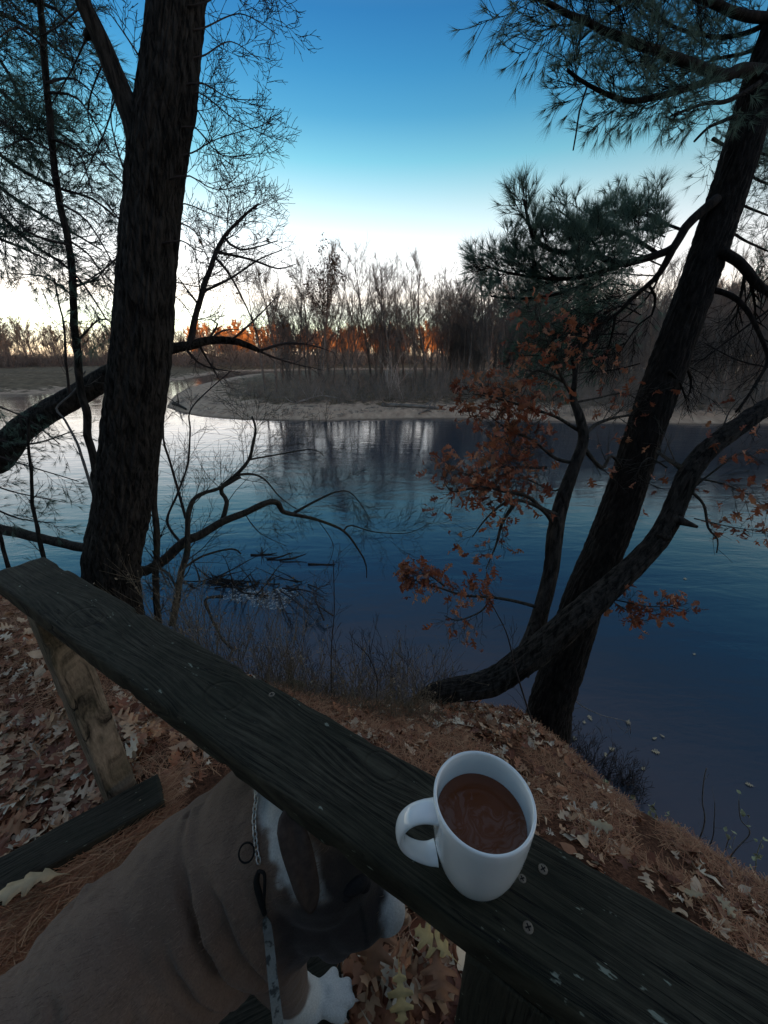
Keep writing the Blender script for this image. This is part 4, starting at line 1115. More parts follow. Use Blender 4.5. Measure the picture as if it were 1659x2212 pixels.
# ================================================================== TIMBERS AND STEP BOARDS
def box_from_image(name, quad, d, thick, mat, label, cat, seed=1):
    """a squared timber whose top face has these four corners (near-left, far-left, far-right, near-right) at depth d"""
    c = [P(x, y, d=d) for x, y in quad]
    a = (c[0] + c[1]) / 2; b_ = (c[2] + c[3]) / 2
    wdt = ((c[0] - c[1]).length + (c[3] - c[2]).length) / 2
    ax = (b_ - a); L = ax.length; ax.normalize(); perp = Vector((-ax.y, ax.x, 0))
    wdt = (abs((c[1] - c[0]).dot(perp)) + abs((c[2] - c[3]).dot(perp))) / 2
    mid = (a + b_) / 2 - Vector((0, 0, thick / 2))
    o = plank(name, -L / 2, L / 2, wdt, thick, mat, None, frame(mid, ax), seed, rnd=.005)
    return tag(o, label, cat)
box_from_image('landscape_timber', [(-230, 2065), (-180, 1945), (328, 1676), (366, 1722)], .985, .15, M['timber'], 'dark squared timber on the ground that the left post stands beside', 'timber', 2)
box_from_image('landscape_timber', [(-60, 2130), (-120, 2030), (365, 1745), (420, 1800)], 1.05, .09, M['timber'], 'low dark timber half buried under pine needles beside the dog', 'timber', 3)
box_from_image('step_board', [(420, 2420), (340, 2160), (676, 2036), (800, 2146)], 1.075, .04, M['timber'], 'dark step board with the paw of the dog on it', 'board', 4)
box_from_image('step_board', [(660, 2420), (720, 2260), (800, 2150), (900, 2215)], 1.11, .04, M['timber'], 'dark step board at the bottom edge between the paw and the leaves', 'board', 5)
print('wood done', time.time() - T0)

# ================================================================== MUG
MC = Vector((.0836, .209, CAMZ - .437))
m, nt, b = new_mat('glazed_white'); M['glaze'] = m
n = nz(nt, coord(nt), 30, 3, .5)
nt.links.new(ramp(nt, n, [(.3, (.70, .72, .72)), (.7, (.74, .755, .75))]), b.inputs['Base Color']); b.inputs['Roughness'].default_value = .07; b.inputs['Specular IOR Level'].default_value = .8
mug = thing('coffee_mug', MC, 'plain white ceramic mug of coffee standing on the handrail', 'mug')
prof = [(0, .003), (.022, .003), (.0235, .0), (.026, .0), (.0285, .002), (.0325, .010), (.0365, .022), (.0395, .036), (.0415, .052), (.0428, .070), (.0434, .086), (.0436, .0945), (.0432, .0960), (.0424, .0966), (.0412, .0962), (.0405, .0945), (.0402, .085), (.0395, .068), (.0383, .050), (.036, .034), (.032, .020), (.026, .011), (.015, .007), (0, .006)]
prof = [(r * .96, z * .985) for r, z in prof]
def lathe(prof, n=96, c=Vector((0, 0, 0))):
    mb = MB()
    for (r, z) in prof:
        for k in range(n):
            a = 2 * math.pi * k / n; mb.v.append(c + Vector((r * math.cos(a), r * math.sin(a), z)))
    for i in range(len(prof) - 1):
        for k in range(n): mb.f.append((i * n + k, i * n + (k + 1) % n, (i + 1) * n + (k + 1) % n, (i + 1) * n + k))
    return mb
MT = lambda o: o
b_ = lathe(prof, 96, MC).build('body', M['glaze'], mug)
# handle: flat strap
mb = MB(); ha = R(186); hx = Vector((math.cos(ha), math.sin(ha), 0)); hy = Vector((-math.sin(ha), math.cos(ha), 0))
hp = [(.0405, .084), (.050, .0855), (.060, .083), (.0675, .075), (.0705, .063), (.069, .051), (.063, .040), (.054, .031), (.045, .026), (.0375, .0255)]
ctr, par = spline([MC + hx * a + Vector((0, 0, c)) for a, c in hp], n=8)
ns = 20; o0 = 0
for i, p in enumerate(ctr):
    tg = (ctr[min(len(ctr) - 1, i + 1)] - ctr[max(0, i - 1)]).normalized(); nn_ = hy.cross(tg).normalized()
    u = i / (len(ctr) - 1); wd_ = .0080 + .0030 * (abs(2 * u - 1) ** 3); th = .0036 + .0016 * (abs(2 * u - 1) ** 3)
    for k in range(ns):
        a = 2 * math.pi * k / ns; mb.v.append(p + hy * wd_ * math.cos(a) + nn_ * th * math.sin(a))
for i in range(len(ctr) - 1):
    for k in range(ns): mb.f.append((i * ns + k, i * ns + (k + 1) % ns, (i + 1) * ns + (k + 1) % ns, (i + 1) * ns + k))
mb.build('handle', M['glaze'], mug)
m, nt, b = new_mat('milky_coffee'); M['coffee'] = m
v = coord(nt)
dn = N(nt, 'ShaderNodeTexNoise'); dn.inputs['Scale'].default_value = 28; dn.inputs['Detail'].default_value = 2; nt.links.new(v, dn.inputs['Vector'])
vm = N(nt, 'ShaderNodeVectorMath', operation='MULTIPLY_ADD'); nt.links.new(dn.outputs['Color'], vm.inputs[0]); vm.inputs[1].default_value = (.05, .05, 0); nt.links.new(v, vm.inputs[2])
sw = nz(nt, vm.outputs[0], 62, 4, .55, 1.6)
ridge = math_(nt, 'ABSOLUTE', math_(nt, 'SUBTRACT', sw, .5))
foam = ramp(nt, ridge, [(0, 0), (.03, .25), (.09, .9)])
# branch reflection, with milk swirls, painted into the colour on the near side
sx = N(nt, 'ShaderNodeSeparateXYZ'); tcx = N(nt, 'ShaderNodeTexCoord'); nt.links.new(tcx.outputs['Object'], sx.inputs[0])
loc = math_(nt, 'SUBTRACT', MC.y + .012, sx.outputs[1])
loc = math_(nt, 'ADD', loc, math_(nt, 'MULTIPLY', math_(nt, 'SUBTRACT', sw, .5), .04))
loc = math_(nt, 'SUBTRACT', loc, math_(nt, 'MULTIPLY', math_(nt, 'SUBTRACT', sx.outputs[0], MC.x), .35))
near = ramp(nt, math_(nt, 'MULTIPLY', loc, 60), [(0, 0), (.25, 1)])
c = mix(nt, math_(nt, 'MULTIPLY', foam, near), (.10, .026, .005), (.13, .06, .04))
nt.links.new(c, b.inputs['Base Color']); b.inputs['Roughness'].default_value = .08; b.inputs['IOR'].default_value = 1.33
lathe([(0, .068), (.02, .068), (.0368, .068), (.03785, .0686)], 64, MC).build('coffee', M['coffee'], mug)

# ================================================================== DOG
def W(x, y, d): return Vector((x, y, CAMZ - d))
def ico(mb, c, r, rot=None):
    bm = bmesh.new(); bmesh.ops.create_icosphere(bm, subdivisions=3, radius=1)
    bm.verts.index_update()
    S = Matrix.Diagonal(Vector((r, r, r) if isinstance(r, (int, float)) else r))
    if rot is not None: S = rot @ S
    mb.add([c + S @ v.co for v in bm.verts], [tuple(v.index for v in f.verts) for f in bm.faces]); bm.free()
def capsule(mb, a, b_, ra, rb):
    n = max(2, int((b_ - a).length / (min(ra, rb) * .35)))
    for i in range(n + 1): u = i / n; ico(mb, a.lerp(b_, u), ra * (1 - u) + rb * u)
def orient(xd, up=Vector((0, 0, 1))):
    x = xd.normalized(); y = up.cross(x).normalized(); z = x.cross(y); return Matrix((x, y, z)).transposed()
dog = thing('dog', W(-.15, .30, 1.07), 'brown and white dog on a chain collar, its head pushed under the handrail', 'dog')
mb = MB()
fd = (W(-.152, .318, .7) - W(-.33, .23, .7)).normalized(); sdv = Vector((fd.y, -fd.x, 0))  # towards the viewer's side
O = orient(fd)
ico(mb, W(-.165, .318, .665), Vector((.125, .112, .132)), O)
ico(mb, W(-.245, .288, .690), Vector((.13, .112, .122)), O)
ico(mb, W(-.315, .228, .705), Vector((.12, .106, .116)), O)
ico(mb, W(-.385, .150, .725), Vector((.12, .102, .112)), O)
ico(mb, W(-.45, .07, .74), Vector((.11, .102, .112)), O)
ico(mb, W(-.215, .312, .640), Vector((.10, .09, .085)), O)
ico(mb, W(-.10, .335, .72), Vector((.07, .085, .09)), O)              # brisket
capsule(mb, W(-.17, .328, .625), W(-.105, .318, .590), .098, .082)     # neck
capsule(mb, W(-.105, .318, .590), W(-.075, .305, .600), .084, .078)
HF = Vector((.62, -.62, -.48)).normalized(); HO = orient(HF)
ico(mb, W(-.070, .312, .605), Vector((.075, .078, .070)), HO)          # skull
ico(mb, W(-.066, .285, .640), Vector((.055, .072, .055)), HO)          # cheeks
ico(mb, W(-.036, .270, .628), Vector((.050, .052, .038)), HO)          # muzzle
ico(mb, W(-.068, .254, .660), Vector((.036, .028, .045)), HO)          # near flews
ico(mb, W(-.076, .258, .674), Vector((.030, .022, .030)), HO)
ico(mb, W(-.006, .268, .640), Vector((.036, .028, .040)), HO)          # far flews
ico(mb, W(-.030, .264, .670), Vector((.026, .036, .022)), HO)          # chin
# legs
capsule(mb, W(-.155, .290, .72), W(-.165, .292, .86), .062, .044)
capsule(mb, W(-.165, .292, .86), W(-.158, .300, 1.005), .044, .030)
capsule(mb, W(-.158, .300, 1.005), W(-.135, .304, 1.045), .032, .030)
far_o = -sdv * .12
capsule(mb, W(-.165, .310, .74) + far_o, W(-.175, .320, .88) + far_o, .055, .036)
capsule(mb, W(-.175, .320, .88) + far_o, W(-.165, .325, 1.02) + far_o, .036, .028)
ico(mb, W(-.145, .330, 1.048) + far_o, Vector((.042, .03, .022)), O)
for s_ in (.055, -.055):
    hb = W(-.47, .04, .78) + sdv * s_
    capsule(mb, hb, hb + Vector((.02, .03, -.15)), .075, .045)
    capsule(mb, hb + Vector((.02, .03, -.15)), hb + Vector((-.07, -.03, -.22)), .040, .024)
    capsule(mb, hb + Vector((-.07, -.03, -.22)), hb + Vector((-.055, -.02, -.30)), .024, .022)
    ico(mb, hb + Vector((-.02, .0, -.295)), Vector((.05, .032, .020)), O)
capsule(mb, W(-.52, -.01, .68), W(-.57, -.05, .70), .022, .010)
# near front paw with four toes
ico(mb, W(-.130, .300, 1.045), Vector((.034, .025, .020)), orient(Vector((1, .05, 0))))
toes = [(720, 2106), (750, 2128), (755, 2160), (736, 2194)]
for (px, py) in toes:
    tip = P(px, py, d=1.052); base = W(-.125, .300, 1.040)
    dd = (tip - base); k = base + dd * .42 + Vector((0, 0, .004))
    capsule(mb, base + dd * .3, k + dd * .1, .0108, .0120); capsule(mb, k + dd * .1, tip, .0122, .0108)
me0 = bpy.data.meshes.new('tmp'); me0.from_pydata([tuple(v) for v in mb.v], [], mb.f)
ot = bpy.data.objects.new('tmp', me0); COL.objects.link(ot)
md = ot.modifiers.new('r', 'REMESH'); md.mode = 'VOXEL'; md.voxel_size = .0032
md = ot.modifiers.new('s', 'SMOOTH'); md.factor = .5; md.iterations = 6
dg = bpy.context.evaluated_depsgraph_get()
me = bpy.data.meshes.new_from_object(ot.evaluated_get(dg)); bpy.data.objects.remove(ot)
npos0 = P(770, 1918, t=.46)
# skin folds along the flank and neck, coat colours by region
nv = len(me.vertices); cols = np.zeros((nv, 4), 'f4'); cols[:, 3] = 1
A0 = W(-.33, .23, .7)
nrm = [v.normal.copy() for v in me.vertices]
for i, v in enumerate(me.vertices):
    p = v.co.copy(); r = p - A0; s_ = r.dot(fd); hgt = p.z - (CAMZ - .70); sd_ = r.dot(sdv)
    disp = 0
    if p.z > CAMZ - .86:
        wv = s_ + hgt * .32 + .012 * noise.noise(p * 18)
        fold = 0
        for c_, wdt, am, lo, hi in ((-.085, .006, .0035, -.08, .06), (-.062, .005, .003, -.06, .08), (-.005, .010, .0055, -.10, .10), (.030, .009, .005, -.09, .06), (.062, .011, .006, -.1, .09), (.105, .009, .0065, -.06, .12), (.140, .010, .008, -.06, .14), (.168, .010, .007, -.05, .14), (-.04, .012, .004, -.09, .04)):
            fade = max(0, min(1, (hgt - lo) / .04)) * max(0, min(1, (hi - hgt) / .04))
            wdt *= .62
            fold -= am * math.exp(-((wv - c_) / wdt) ** 2) * fade
            fold += am * .6 * math.exp(-((wv - c_ - wdt * 1.9) / (wdt * 1.3)) ** 2) * fade
        if sd_ > -.06: disp += fold * (.5 + 2.6 * max(0, .45 + noise.noise(Vector((p.x * 14, p.y * 14, p.z * 9)))))
    disp += .0012 * noise.noise(p * 60)
    v.co = p + nrm[i] * disp
    base = Vector((.18, .118, .084)); 
    k = noise.noise(p * 9) * .25 + noise.noise(p * 30) * .12
    c = base * (1 + k)
    # darker grey cast along the back
    # white nape band, socks, muzzle
    hd = (p - W(-.07, .30, .62)).dot(HF)
    sm_ = lambda e0, e1, x: max(0.0, min(1.0, (x - e0) / (e1 - e0))) ** 2 * (3 - 2 * max(0.0, min(1.0, (x - e0) / (e1 - e0))))
    w1 = noise.noise(p * 45) * .010 + noise.noise(p * 120) * .004
    # black muzzle, with shade under the rail painted over the face, fading into brown
    dm = (p - W(-.035, .272, .635)).length + w1
    c = c.lerp(Vector((.028, .022, .021)) * (1 + k), (1 - sm_(.088, .128, dm)) * .95)
    # grey flews
    df = (p - P(706, 2000, t=.49)).length + w1
    c = c.lerp(Vector((.11, .105, .11)) * (1 + k), .85 - .85 * sm_(.020, .050, df))
    dl = abs((p - npos0).dot(orient(Vector((.35, -.85, -.25))) @ Vector((0, 1, 0))))
    if p.z < npos0.z and dm < .075: c = c.lerp(Vector((.008, .007, .007)), 1 - sm_(.0012, .0035, dl))
    c = c.lerp(Vector((.62, .60, .58)), sm_(-.004, .006, p.x + w1 * .6) * (1 - sm_(.08, .1, dm)))
    nape = (p - W(-.115, .325, .60)).dot(fd) + w1 * 1.2; dep = CAMZ - .52 - p.z
    nk = sm_(-.050 + dep * .35, -.040 + dep * .35, nape) * (1 - sm_(-.002 - dep * .1, .012, nape)) * (1 - sm_(.10, .125, (p - W(-.11, .32, .6)).length)) * (1 - sm_(.030, .055, dep))
    c = c.lerp(Vector((.6, .58, .54)), nk)
    if s_ > .05: c = c.lerp(Vector((.68, .66, .62)), 1 - sm_(-1.0 - .006, -1.0 + .012, (p.z - CAMZ) + w1))
    cols[i, :3] = c
ca = me.attributes.new('coat', 'FLOAT_COLOR', 'POINT'); ca.data.foreach_set('color', cols.reshape(-1))
m, nt, b = new_mat('short_fur'); M['fur'] = m
at = N(nt, 'ShaderNodeAttribute', attribute_name='coat')
fn = nz(nt, coord(nt, (1.3, 1.3, .5)), 420, 5, .7)
c = mix(nt, .55, at.outputs['Color'], ramp(nt, fn, [(.3, .35), (.7, 1.0)]), 'MULTIPLY')
nt.links.new(c, b.inputs['Base Color']); b.inputs['Roughness'].default_value = .75; b.inputs['Specular IOR Level'].default_value = .2
b.inputs['Sheen Weight'].default_value = .12; b.inputs['Sheen Roughness'].default_value = .5
bump(nt, b, fn, .5, .002)
me.materials.clear(); me.materials.append(M['fur'])
me.polygons.foreach_set('use_smooth', [True] * len(me.polygons)); me.update()
body = bpy.data.objects.new('body', me); COL.objects.link(body); body.parent = dog; body.matrix_parent_inverse = Matrix.Translation(-dog.location)
bv = BVHTree.FromPolygons([v.co.copy() for v in me.vertices], [tuple(p.vertices) for p in me.polygons])
EYE = Vector((0, 0, CAMZ))
def on_dog(px, py, off=.003, default=.5):
    d = (P(px, py, t=1.0) - EYE).normalized(); h_ = bv.ray_cast(EYE, d)
    if h_[0] is None: return P(px, py, t=default), -d
    return h_[0] + h_[1] * off, h_[1]
# fur strokes: short real hairs on the back and nape
mbh = MB(); rg = random.Random(3)
polys = me.polygons
cand = [p for p in polys if p.center.z > CAMZ - .93 and p.center.y > .0]
for p in rg.sample(list(cand), min(len(cand), 34000)):
    if me.attributes['coat'].data[p.vertices[0]].color[0] < .1 or me.attributes['coat'].data[p.vertices[0]].color[0] > .4: continue
    n_ = p.normal; 
    if (EYE - p.center).dot(n_) < -.02: continue
    dn_ = (-fd * 1.0 + Vector((0, 0, -.3)) + rvec(rg, .35)); dn_ = (dn_ - n_ * dn_.dot(n_)).normalized() + n_ * rg.uniform(.06, .22)
    L = rg.uniform(.005, .010); hair_flat = 1; o0 = p.center; s_ = dn_.cross(n_).normalized() * .00028
    o_ = len(mbh.v); mbh.v.extend([o0 + s_, o0 - s_, o0 + dn_.normalized() * L]); mbh.f.append((o_, o_ + 1, o_ + 2))
mbh.build('hair', island_mat('hair', [(.15, .09, .06), (.22, .14, .095), (.3, .21, .15), (.10, .06, .042)], .6, .3), dog)
# ears, nose, eyes, claws
def flap(name, pts, thick, mat):
    """soft triangular ear flap from a fan of points"""
    mb = MB(); c = sum(pts, Vector((0, 0, 0))) / len(pts)
    n_ = (pts[1] - pts[0]).cross(pts[2] - pts[0]).normalized()
    ring = spline(pts + [pts[0]], n=6)[0][:-1]; k = len(ring)
    lay = []
    for s_ in (1, -1):
        lay.append(len(mb.v)); mb.v.append(c + n_ * s_ * thick * 1.6)
        for f_ in (.5, .92): 
            for q in ring: mb.v.append(c.lerp(q, f_) + n_ * s_ * thick * (1.3 if f_ < .6 else .8))
    rim = len(mb.v)
    for q in ring: mb.v.append(q)
    for li, o_ in enumerate(lay):
        for i in range(k):
            j = (i + 1) % k
            mb.f.append((o_, o_ + 1 + i, o_ + 1 + j)); mb.f.append((o_ + 1 + i, o_ + 1 + k + i, o_ + 1 + k + j, o_ + 1 + j)); mb.f.append((o_ + 1 + k + i, rim + i, rim + j, o_ + 1 + k + j))
    o = mb.build(name, mat, dog)
    bm = bmesh.new(); bm.from_mesh(o.data); bmesh.ops.recalc_face_normals(bm, faces=bm.faces[:]); bm.to_mesh(o.data); bm.free()
    return o
M['ear'] = plain('ear', (.06, .042, .034), .7, .25, .3, 120)
e0 = on_dog(615, 1770, .004)[0]
ear_pts = [P(598, 1800, t=.412), P(604, 1765, t=.42), P(626, 1742, t=.43), P(662, 1790, t=.425), P(684, 1870, t=.425), P(690, 1935, t=.43), P(672, 1975, t=.428), P(645, 1950, t=.415), P(622, 1890, t=.412), P(606, 1840, t=.412)]
flap('ear', ear_pts, .004, M['ear'])
flap('ear', [W(-.03, .355, .56), W(-.01, .37, .59), W(0, .375, .64), W(-.02, .365, .66), W(-.04, .36, .60)], .004, M['ear'])
M['nose'] = plain('nose', (.02, .018, .019), .8, .15, .3, 300)
npos, nn_ = on_dog(770, 1918, -.003)
HN = orient(Vector((.35, -.85, -.25)))
mb = MB(); ico(mb, npos + HN @ Vector((0, 0, .003)), Vector((.009, .0165, .0095)), HN)
for q_ in (1, -1): ico(mb, npos + HN @ Vector((.002, .0105 * q_, -.003)), Vector((.008, .0085, .0085)), HN)
ico(mb, npos + HN @ Vector((.001, 0, -.009)), Vector((.006, .005, .007)), HN)
mb.build('nose', M['nose'], dog)
for s_ in (1, -1):
    mb = MB(); ico(mb, W(-.042, .293, .592) + HO @ Vector((.012, .033 * s_, .010)), .0115); mb.build('eye', M['nose'], dog)
M['claw'] = plain('claw', (.5, .42, .36), .4, .4, .2, 200)
for (px, py), (dx, dy) in zip(toes, ((5, -3), (9, -1), (11, 1), (9, 8))):
    a = P(px + dx * .6, py + dy * .6, d=1.048); b_ = P(px + dx * 1.9, py + dy * 1.9, d=1.058)
    mb = MB(); mb.tube([a, a.lerp(b_, .5) + Vector((0, 0, .001)), b_], [.0028, .0024, .0008], 8, True); mb.build('claw', M['claw'], dog)
# chain collar of real links
links = MB(); cpx = [(556, 1706), (556, 1730), (553, 1755), (552, 1780), (554, 1805), (558, 1832), (563, 1858), (566, 1868)]
cp3 = [on_dog(a, b_, .0035)[0] for a, b_ in cpx]
cs, _ = spline(cp3, step=.0015)
acc = 0; flip = 0; last = cs[0]
def link(c, t_, up, r=.0042, w=.0028, th=.0009):
    t_ = t_.normalized(); s_ = t_.cross(up).normalized()
    pts = [c + t_ * r * math.cos(a) + s_ * w * math.sin(a) for a in [2 * math.pi * k / 12 for k in range(13)]]
    links.tube(pts, th, 6)
for i in range(1, len(cs) - 1):
    acc += (cs[i] - cs[i - 1]).length
    if acc > .0058:
        acc = 0; flip ^= 1; tg = cs[i + 1] - cs[i - 1]
        up = (EYE - cs[i]).normalized(); up = (up + tg.normalized().cross(up) * (1.2 if flip else -.9)).normalized()
        link(cs[i], tg, up)
# carry it round the far side of the neck
q0 = cs[0]
for k in range(10):
    a = k / 10; c_ = q0 + Vector((.004 + .10 * a, .028 * math.sin(a * 3), .004 - .01 * a)); 
    h_ = bv.find_nearest(c_)
    if h_[0] is not None: link(h_[0] + h_[1] * .003, Vector((1, .2, 0)), h_[1] if k % 2 else (h_[1] + Vector((0, 1, 0))).normalized())
links.build('chain_collar', M['steel'], dog)
# collar ring and leash
leash = thing('leash', cp3[-1], 'worn grey leash clipped to the chain collar of the dog', 'leash')
mb = MB(); c_, n_ = on_dog(538, 1838, .008); u = n_.orthogonal().normalized(); v_ = n_.cross(u)
mb.tube([c_ + (u * math.cos(a) + v_ * math.sin(a)) * .009 for a in [2 * math.pi * k / 28 for k in range(29)]], .0011, 6); mb.build('ring', M['black'], leash)
mb = MB()
cl = [on_dog(a, b_, .008)[0] for a, b_ in ((569, 1872), (562, 1895), (568, 1925), (575, 1960))]
mb.tube(spline(cl, n=6)[0], [.0022 + .0016 * math.sin(k / 18 * 3) for k in range(19)], 8, True)
cl2 = [on_dog(a, b_, .008)[0] for a, b_ in ((569, 1872), (580, 1880), (582, 1905), (576, 1935), (575, 1960))]
mb.tube(spline(cl2, n=6)[0], .0018, 8, True)
mb.build('clip', M['black'], leash)
M['strap'] = island_mat('strap', [(.2, .21, .2)], .8, .2)
m, nt, b = new_mat('worn_strap'); M['strap'] = m
n1 = nz(nt, coord(nt, (1, 1, .5)), 90, 3, .6); n2 = nz(nt, coord(nt), 600, 2, .5)
nt.links.new(mix(nt, ramp(nt, n1, [(.42, 0), (.5, 1)]), (.02, .022, .02), mix(nt, n2, (.09, .095, .085), (.17, .175, .16))), b.inputs['Base Color']); b.inputs['Roughness'].default_value = .85
bump(nt, b, n2, .5, .001)
sp_pts = [on_dog(574, 1968, .008)[0], on_dog(578, 2000, .010)[0], P(584, 2060, t=.40), P(590, 2120, t=.385), P(597, 2180, t=.365), P(606, 2260, t=.33), P(620, 2400, t=.26)]
ss, par = spline(sp_pts, n=10); mb = MB()
for i, p in enumerate(ss):
    tg = (ss[min(len(ss) - 1, i + 1)] - ss[max(0, i - 1)]).normalized(); vw = (EYE - p).normalized(); s_ = tg.cross(vw).normalized(); n_ = s_.cross(tg)
    hw = .0047 if i > 6 else .0047 * (.45 + .55 * i / 6)
    for a, b_ in ((-1, -1), (1, -1), (1, 1), (-1, 1)): mb.v.append(p + s_ * hw * a + n_ * .0011 * b_)
for i in range(len(ss) - 1):
    for k in range(4): mb.f.append((i * 4 + k, i * 4 + (k + 1) % 4, i * 4 + 4 + (k + 1) % 4, i * 4 + 4 + k))
mb.f.append((0, 1, 2, 3)); mb.build('strap', M['strap'], leash, smooth=False)
print('dog done', time.time() - T0)

# ================================================================== UNSEEN PINES ADDED BEHIND THE SEAT TO BLOCK LIGHT
rg = random.Random(90)
for i, (x, y, h, r) in enumerate([(-3.2, -3.6, 9, 2.3), (2.6, -3.8, 10, 2.3), (-.4, -5.2, 11, 3.0), (-5.4, -2.6, 11, 3.0), (5.0, -4.6, 11, 3.0), (-3.2, -6.5, 12, 3.2), (2.6, -7.0, 12, 3.2)]):
    z0 = gz(x, y) if y > -.4 else CAMZ - float(ground_d(np.array([x]), np.array([y]))[0]) - .1
    t_ = thing('pine_tree', Vector((x, y, z0)), ['unseen shading pine added behind the seat at the left', 'unseen shading pine added behind the seat at the right', 'tall unseen shading pine added straight behind the seat', 'unseen shading pine added far left behind the seat', 'unseen shading pine added far right behind the seat', 'unseen shading pine added behind the left one', 'unseen shading pine added behind the right one'][i], 'tree', 'unseen pines added behind the seat for shade')
    mb = MB(); limb(mb, [Vector((x, y, z0 - .2)), Vector((x + .1, y, z0 + h * .5)), Vector((x, y + .1, z0 + h))], .16, .05, 12, .2, .05); mb.build('trunk', M['pine_bark'], t_)
    mb = MB(); mbn = MB()
    for k in range(34):
        zz = z0 + 1.9 + (h - 2) * (k / 34); a = k * 2.4; L = r * (1.1 - .75 * k / 34) * rg.uniform(.8, 1.1)
        q = wander(rg, Vector((x, y, zz)), Vector((math.cos(a), math.sin(a), .12)), L, 6, .08)
        mb.tube(q, [.02, .018, .015, .012, .01, .008, .005], 4)
        for _ in range(26):
            u = rg.uniform(.2, 1) * 6; j = min(int(u), 5); p = q[j].lerp(q[j + 1], u - j) + rvec(rg, .32)
            add_tuft(mbn, rg, p, rvec(rg) + Vector((0, 0, .4)), .26, 9, .016, 1.1)
    mb.build('boughs', M['pine_bark'], t_); mbn.build('needles', M['dark_needle'], t_)

# ================================================================== LITTER
rg = random.Random(12)
def visible_ground(n, xr, yr, accept=None):
    out = []
    while len(out) < n:
        x = rg.uniform(*xr); y = rg.uniform(*yr)
        if _look(_GC, x, y) > .12: continue
        if accept and not accept(x, y): continue
        out.append((x, y))
    return out
def dens(x, y): 
    return noise.noise(Vector((x * 2.2, y * 2.2, 4))) + .6 * noise.noise(Vector((x * 6, y * 6, 1)))
ACC = {}
mb = MB()
def put_leaf(x, y, size, kind, lift=.0, tilt=.6, curl=.45):
    n_ = (gnormal(x, y) + rvec(rg, tilt)).normalized()
    if n_.z < 0: n_ = -n_
    add_leaf(mb, rg, Vector((x, y, gz(x, y) + .006 + lift + rg.random() * .012)), n_, size, kind, curl)
def left_thick(x, y): return x < -.55
for x, y in visible_ground(6000, (-2.6, 1.9), (-.1, 2.2), lambda x, y: rg.random() < .35 + 1.5 * dens(x, y) or (x < -.7 and rg.random() < .6)):
    put_leaf(x, y, rg.uniform(.028, .066), rg.choice((0, 0, 1, 1, 2)))
# drifts below the rail end and right of the dog
for x, y in visible_ground(900, (-.10, .34), (-.05, .36), None): put_leaf(x, y, rg.uniform(.05, .095), rg.choice((0, 0, 1)), rg.random() * .03, .6, .35)
for x, y in visible_ground(700, (-1.4, -.72), (.35, .95), None): put_leaf(x, y, rg.uniform(.05, .085), rg.choice((0, 0, 1)), rg.random() * .02, .55, .35)
for x, y in visible_ground(420, (.2, .85), (1.3, 1.75), None): put_leaf(x, y, rg.uniform(.04, .075), rg.choice((0, 0, 1)), rg.random() * .02, .6, .35)
o = mb.build('leaf_litter', M['litter']); o['kind'] = 'stuff'; o['label'] = 'fallen oak leaves strewn over the bank'
# needles
mb = MB()
def needle(x, y, z, L, a, tilt, w=.0008):
    d = Vector((math.cos(a), math.sin(a), tilt)).normalized(); n_ = Vector((0, 0, 1)); s_ = d.cross(n_).normalized() * w
    mid = Vector((x, y, z)) + Vector((rg.uniform(-.01, .01), rg.uniform(-.01, .01), .002)); p0 = mid - d * L / 2; p1 = mid + d * L / 2 + rvec(rg, .006)
    mid = mid + rvec(rg, .005)
    o_ = len(mb.v); mb.v.extend([p0 + s_, p0 - s_, mid - s_, mid + s_, p1]); mb.f.append((o_, o_ + 1, o_ + 2, o_ + 3)); mb.f.append((o_ + 3, o_ + 2, o_ + 4))
for x, y in visible_ground(48000, (-2.0, 1.7), (.0, 1.9), lambda x, y: dens(x + 5, y) > -.25):
    needle(x, y, gz(x, y) + rg.random() * .012, rg.uniform(.05, .10), rg.uniform(0, 6.28), rg.uniform(-.12, .2))
o = mb.build('needle_litter', M['dead_needle']); o['kind'] = 'stuff'; o['label'] = 'rust coloured pine needles carpeting the bank'
mb = MB()
for _ in range(5200):
    u = rg.random(); v_ = rg.gauss(.5, .3)
    if not 0 < v_ < 1.1: continue
    px = -60 + 440 * u; py = 2060 - 330 * u + (v_ - .5) * 170
    p = P(px, py, d=1.02); hgt = .035 * math.exp(-((v_ - .5) / .35) ** 2)
    needle(p.x, p.y, CAMZ - 1.05 + hgt * rg.random() + .012, rg.uniform(.06, .12), R(35) + rg.gauss(0, .6), rg.uniform(-.2, .35), .0007)
o = mb.build('needle_pile', M['dead_needle']); o['kind'] = 'stuff'; o['label'] = 'heap of long dead pine needles on the timber beside the dog'

def one_leaf(px, py, d, size, kind, mat, label, head=None, name='fallen_leaf', curl=.3, seed=0):
    rg_ = random.Random(seed); mb = MB(); p = P(px, py, d=d)
    h_ = (P(head[0], head[1], d=d) - p) if head else None
    add_leaf(mb, rg_, p + Vector((0, 0, .01)), (Vector((0, 0, 1)) + rvec(rg_, .25)), size, kind, curl, h_)
    o = mb.build(name, M[mat]); md = o.modifiers.new('t', 'SOLIDIFY'); md.thickness = .0006
    return tag(o, label, 'leaf')
one_leaf(75, 1905, .975, .105, 1, 'tan_leaf', 'large pale oak leaf resting across the dark timber and the needle heap', (20, 1935), seed=2)
one_leaf(865, 2150, 1.0, .065, 0, 'yellow_leaf', 'golden yellow leaf lying upright near the foot of the dark post', (868, 2200), seed=3)
one_leaf(815, 2020, 1.0, .10, 0, 'brown_leaf', 'big brown oak leaf just right of the jowl of the dog', (800, 2100), seed=4)
one_leaf(945, 2100, 1.0, .085, 0, 'brown_leaf', 'rusty brown leaf against the dark right post', (955, 2180), seed=5)
one_leaf(940, 2040, 1.0, .075, 0, 'yellow_leaf', 'yellowish leaf just under the handrail, left of the right post', (900, 2010), seed=6)
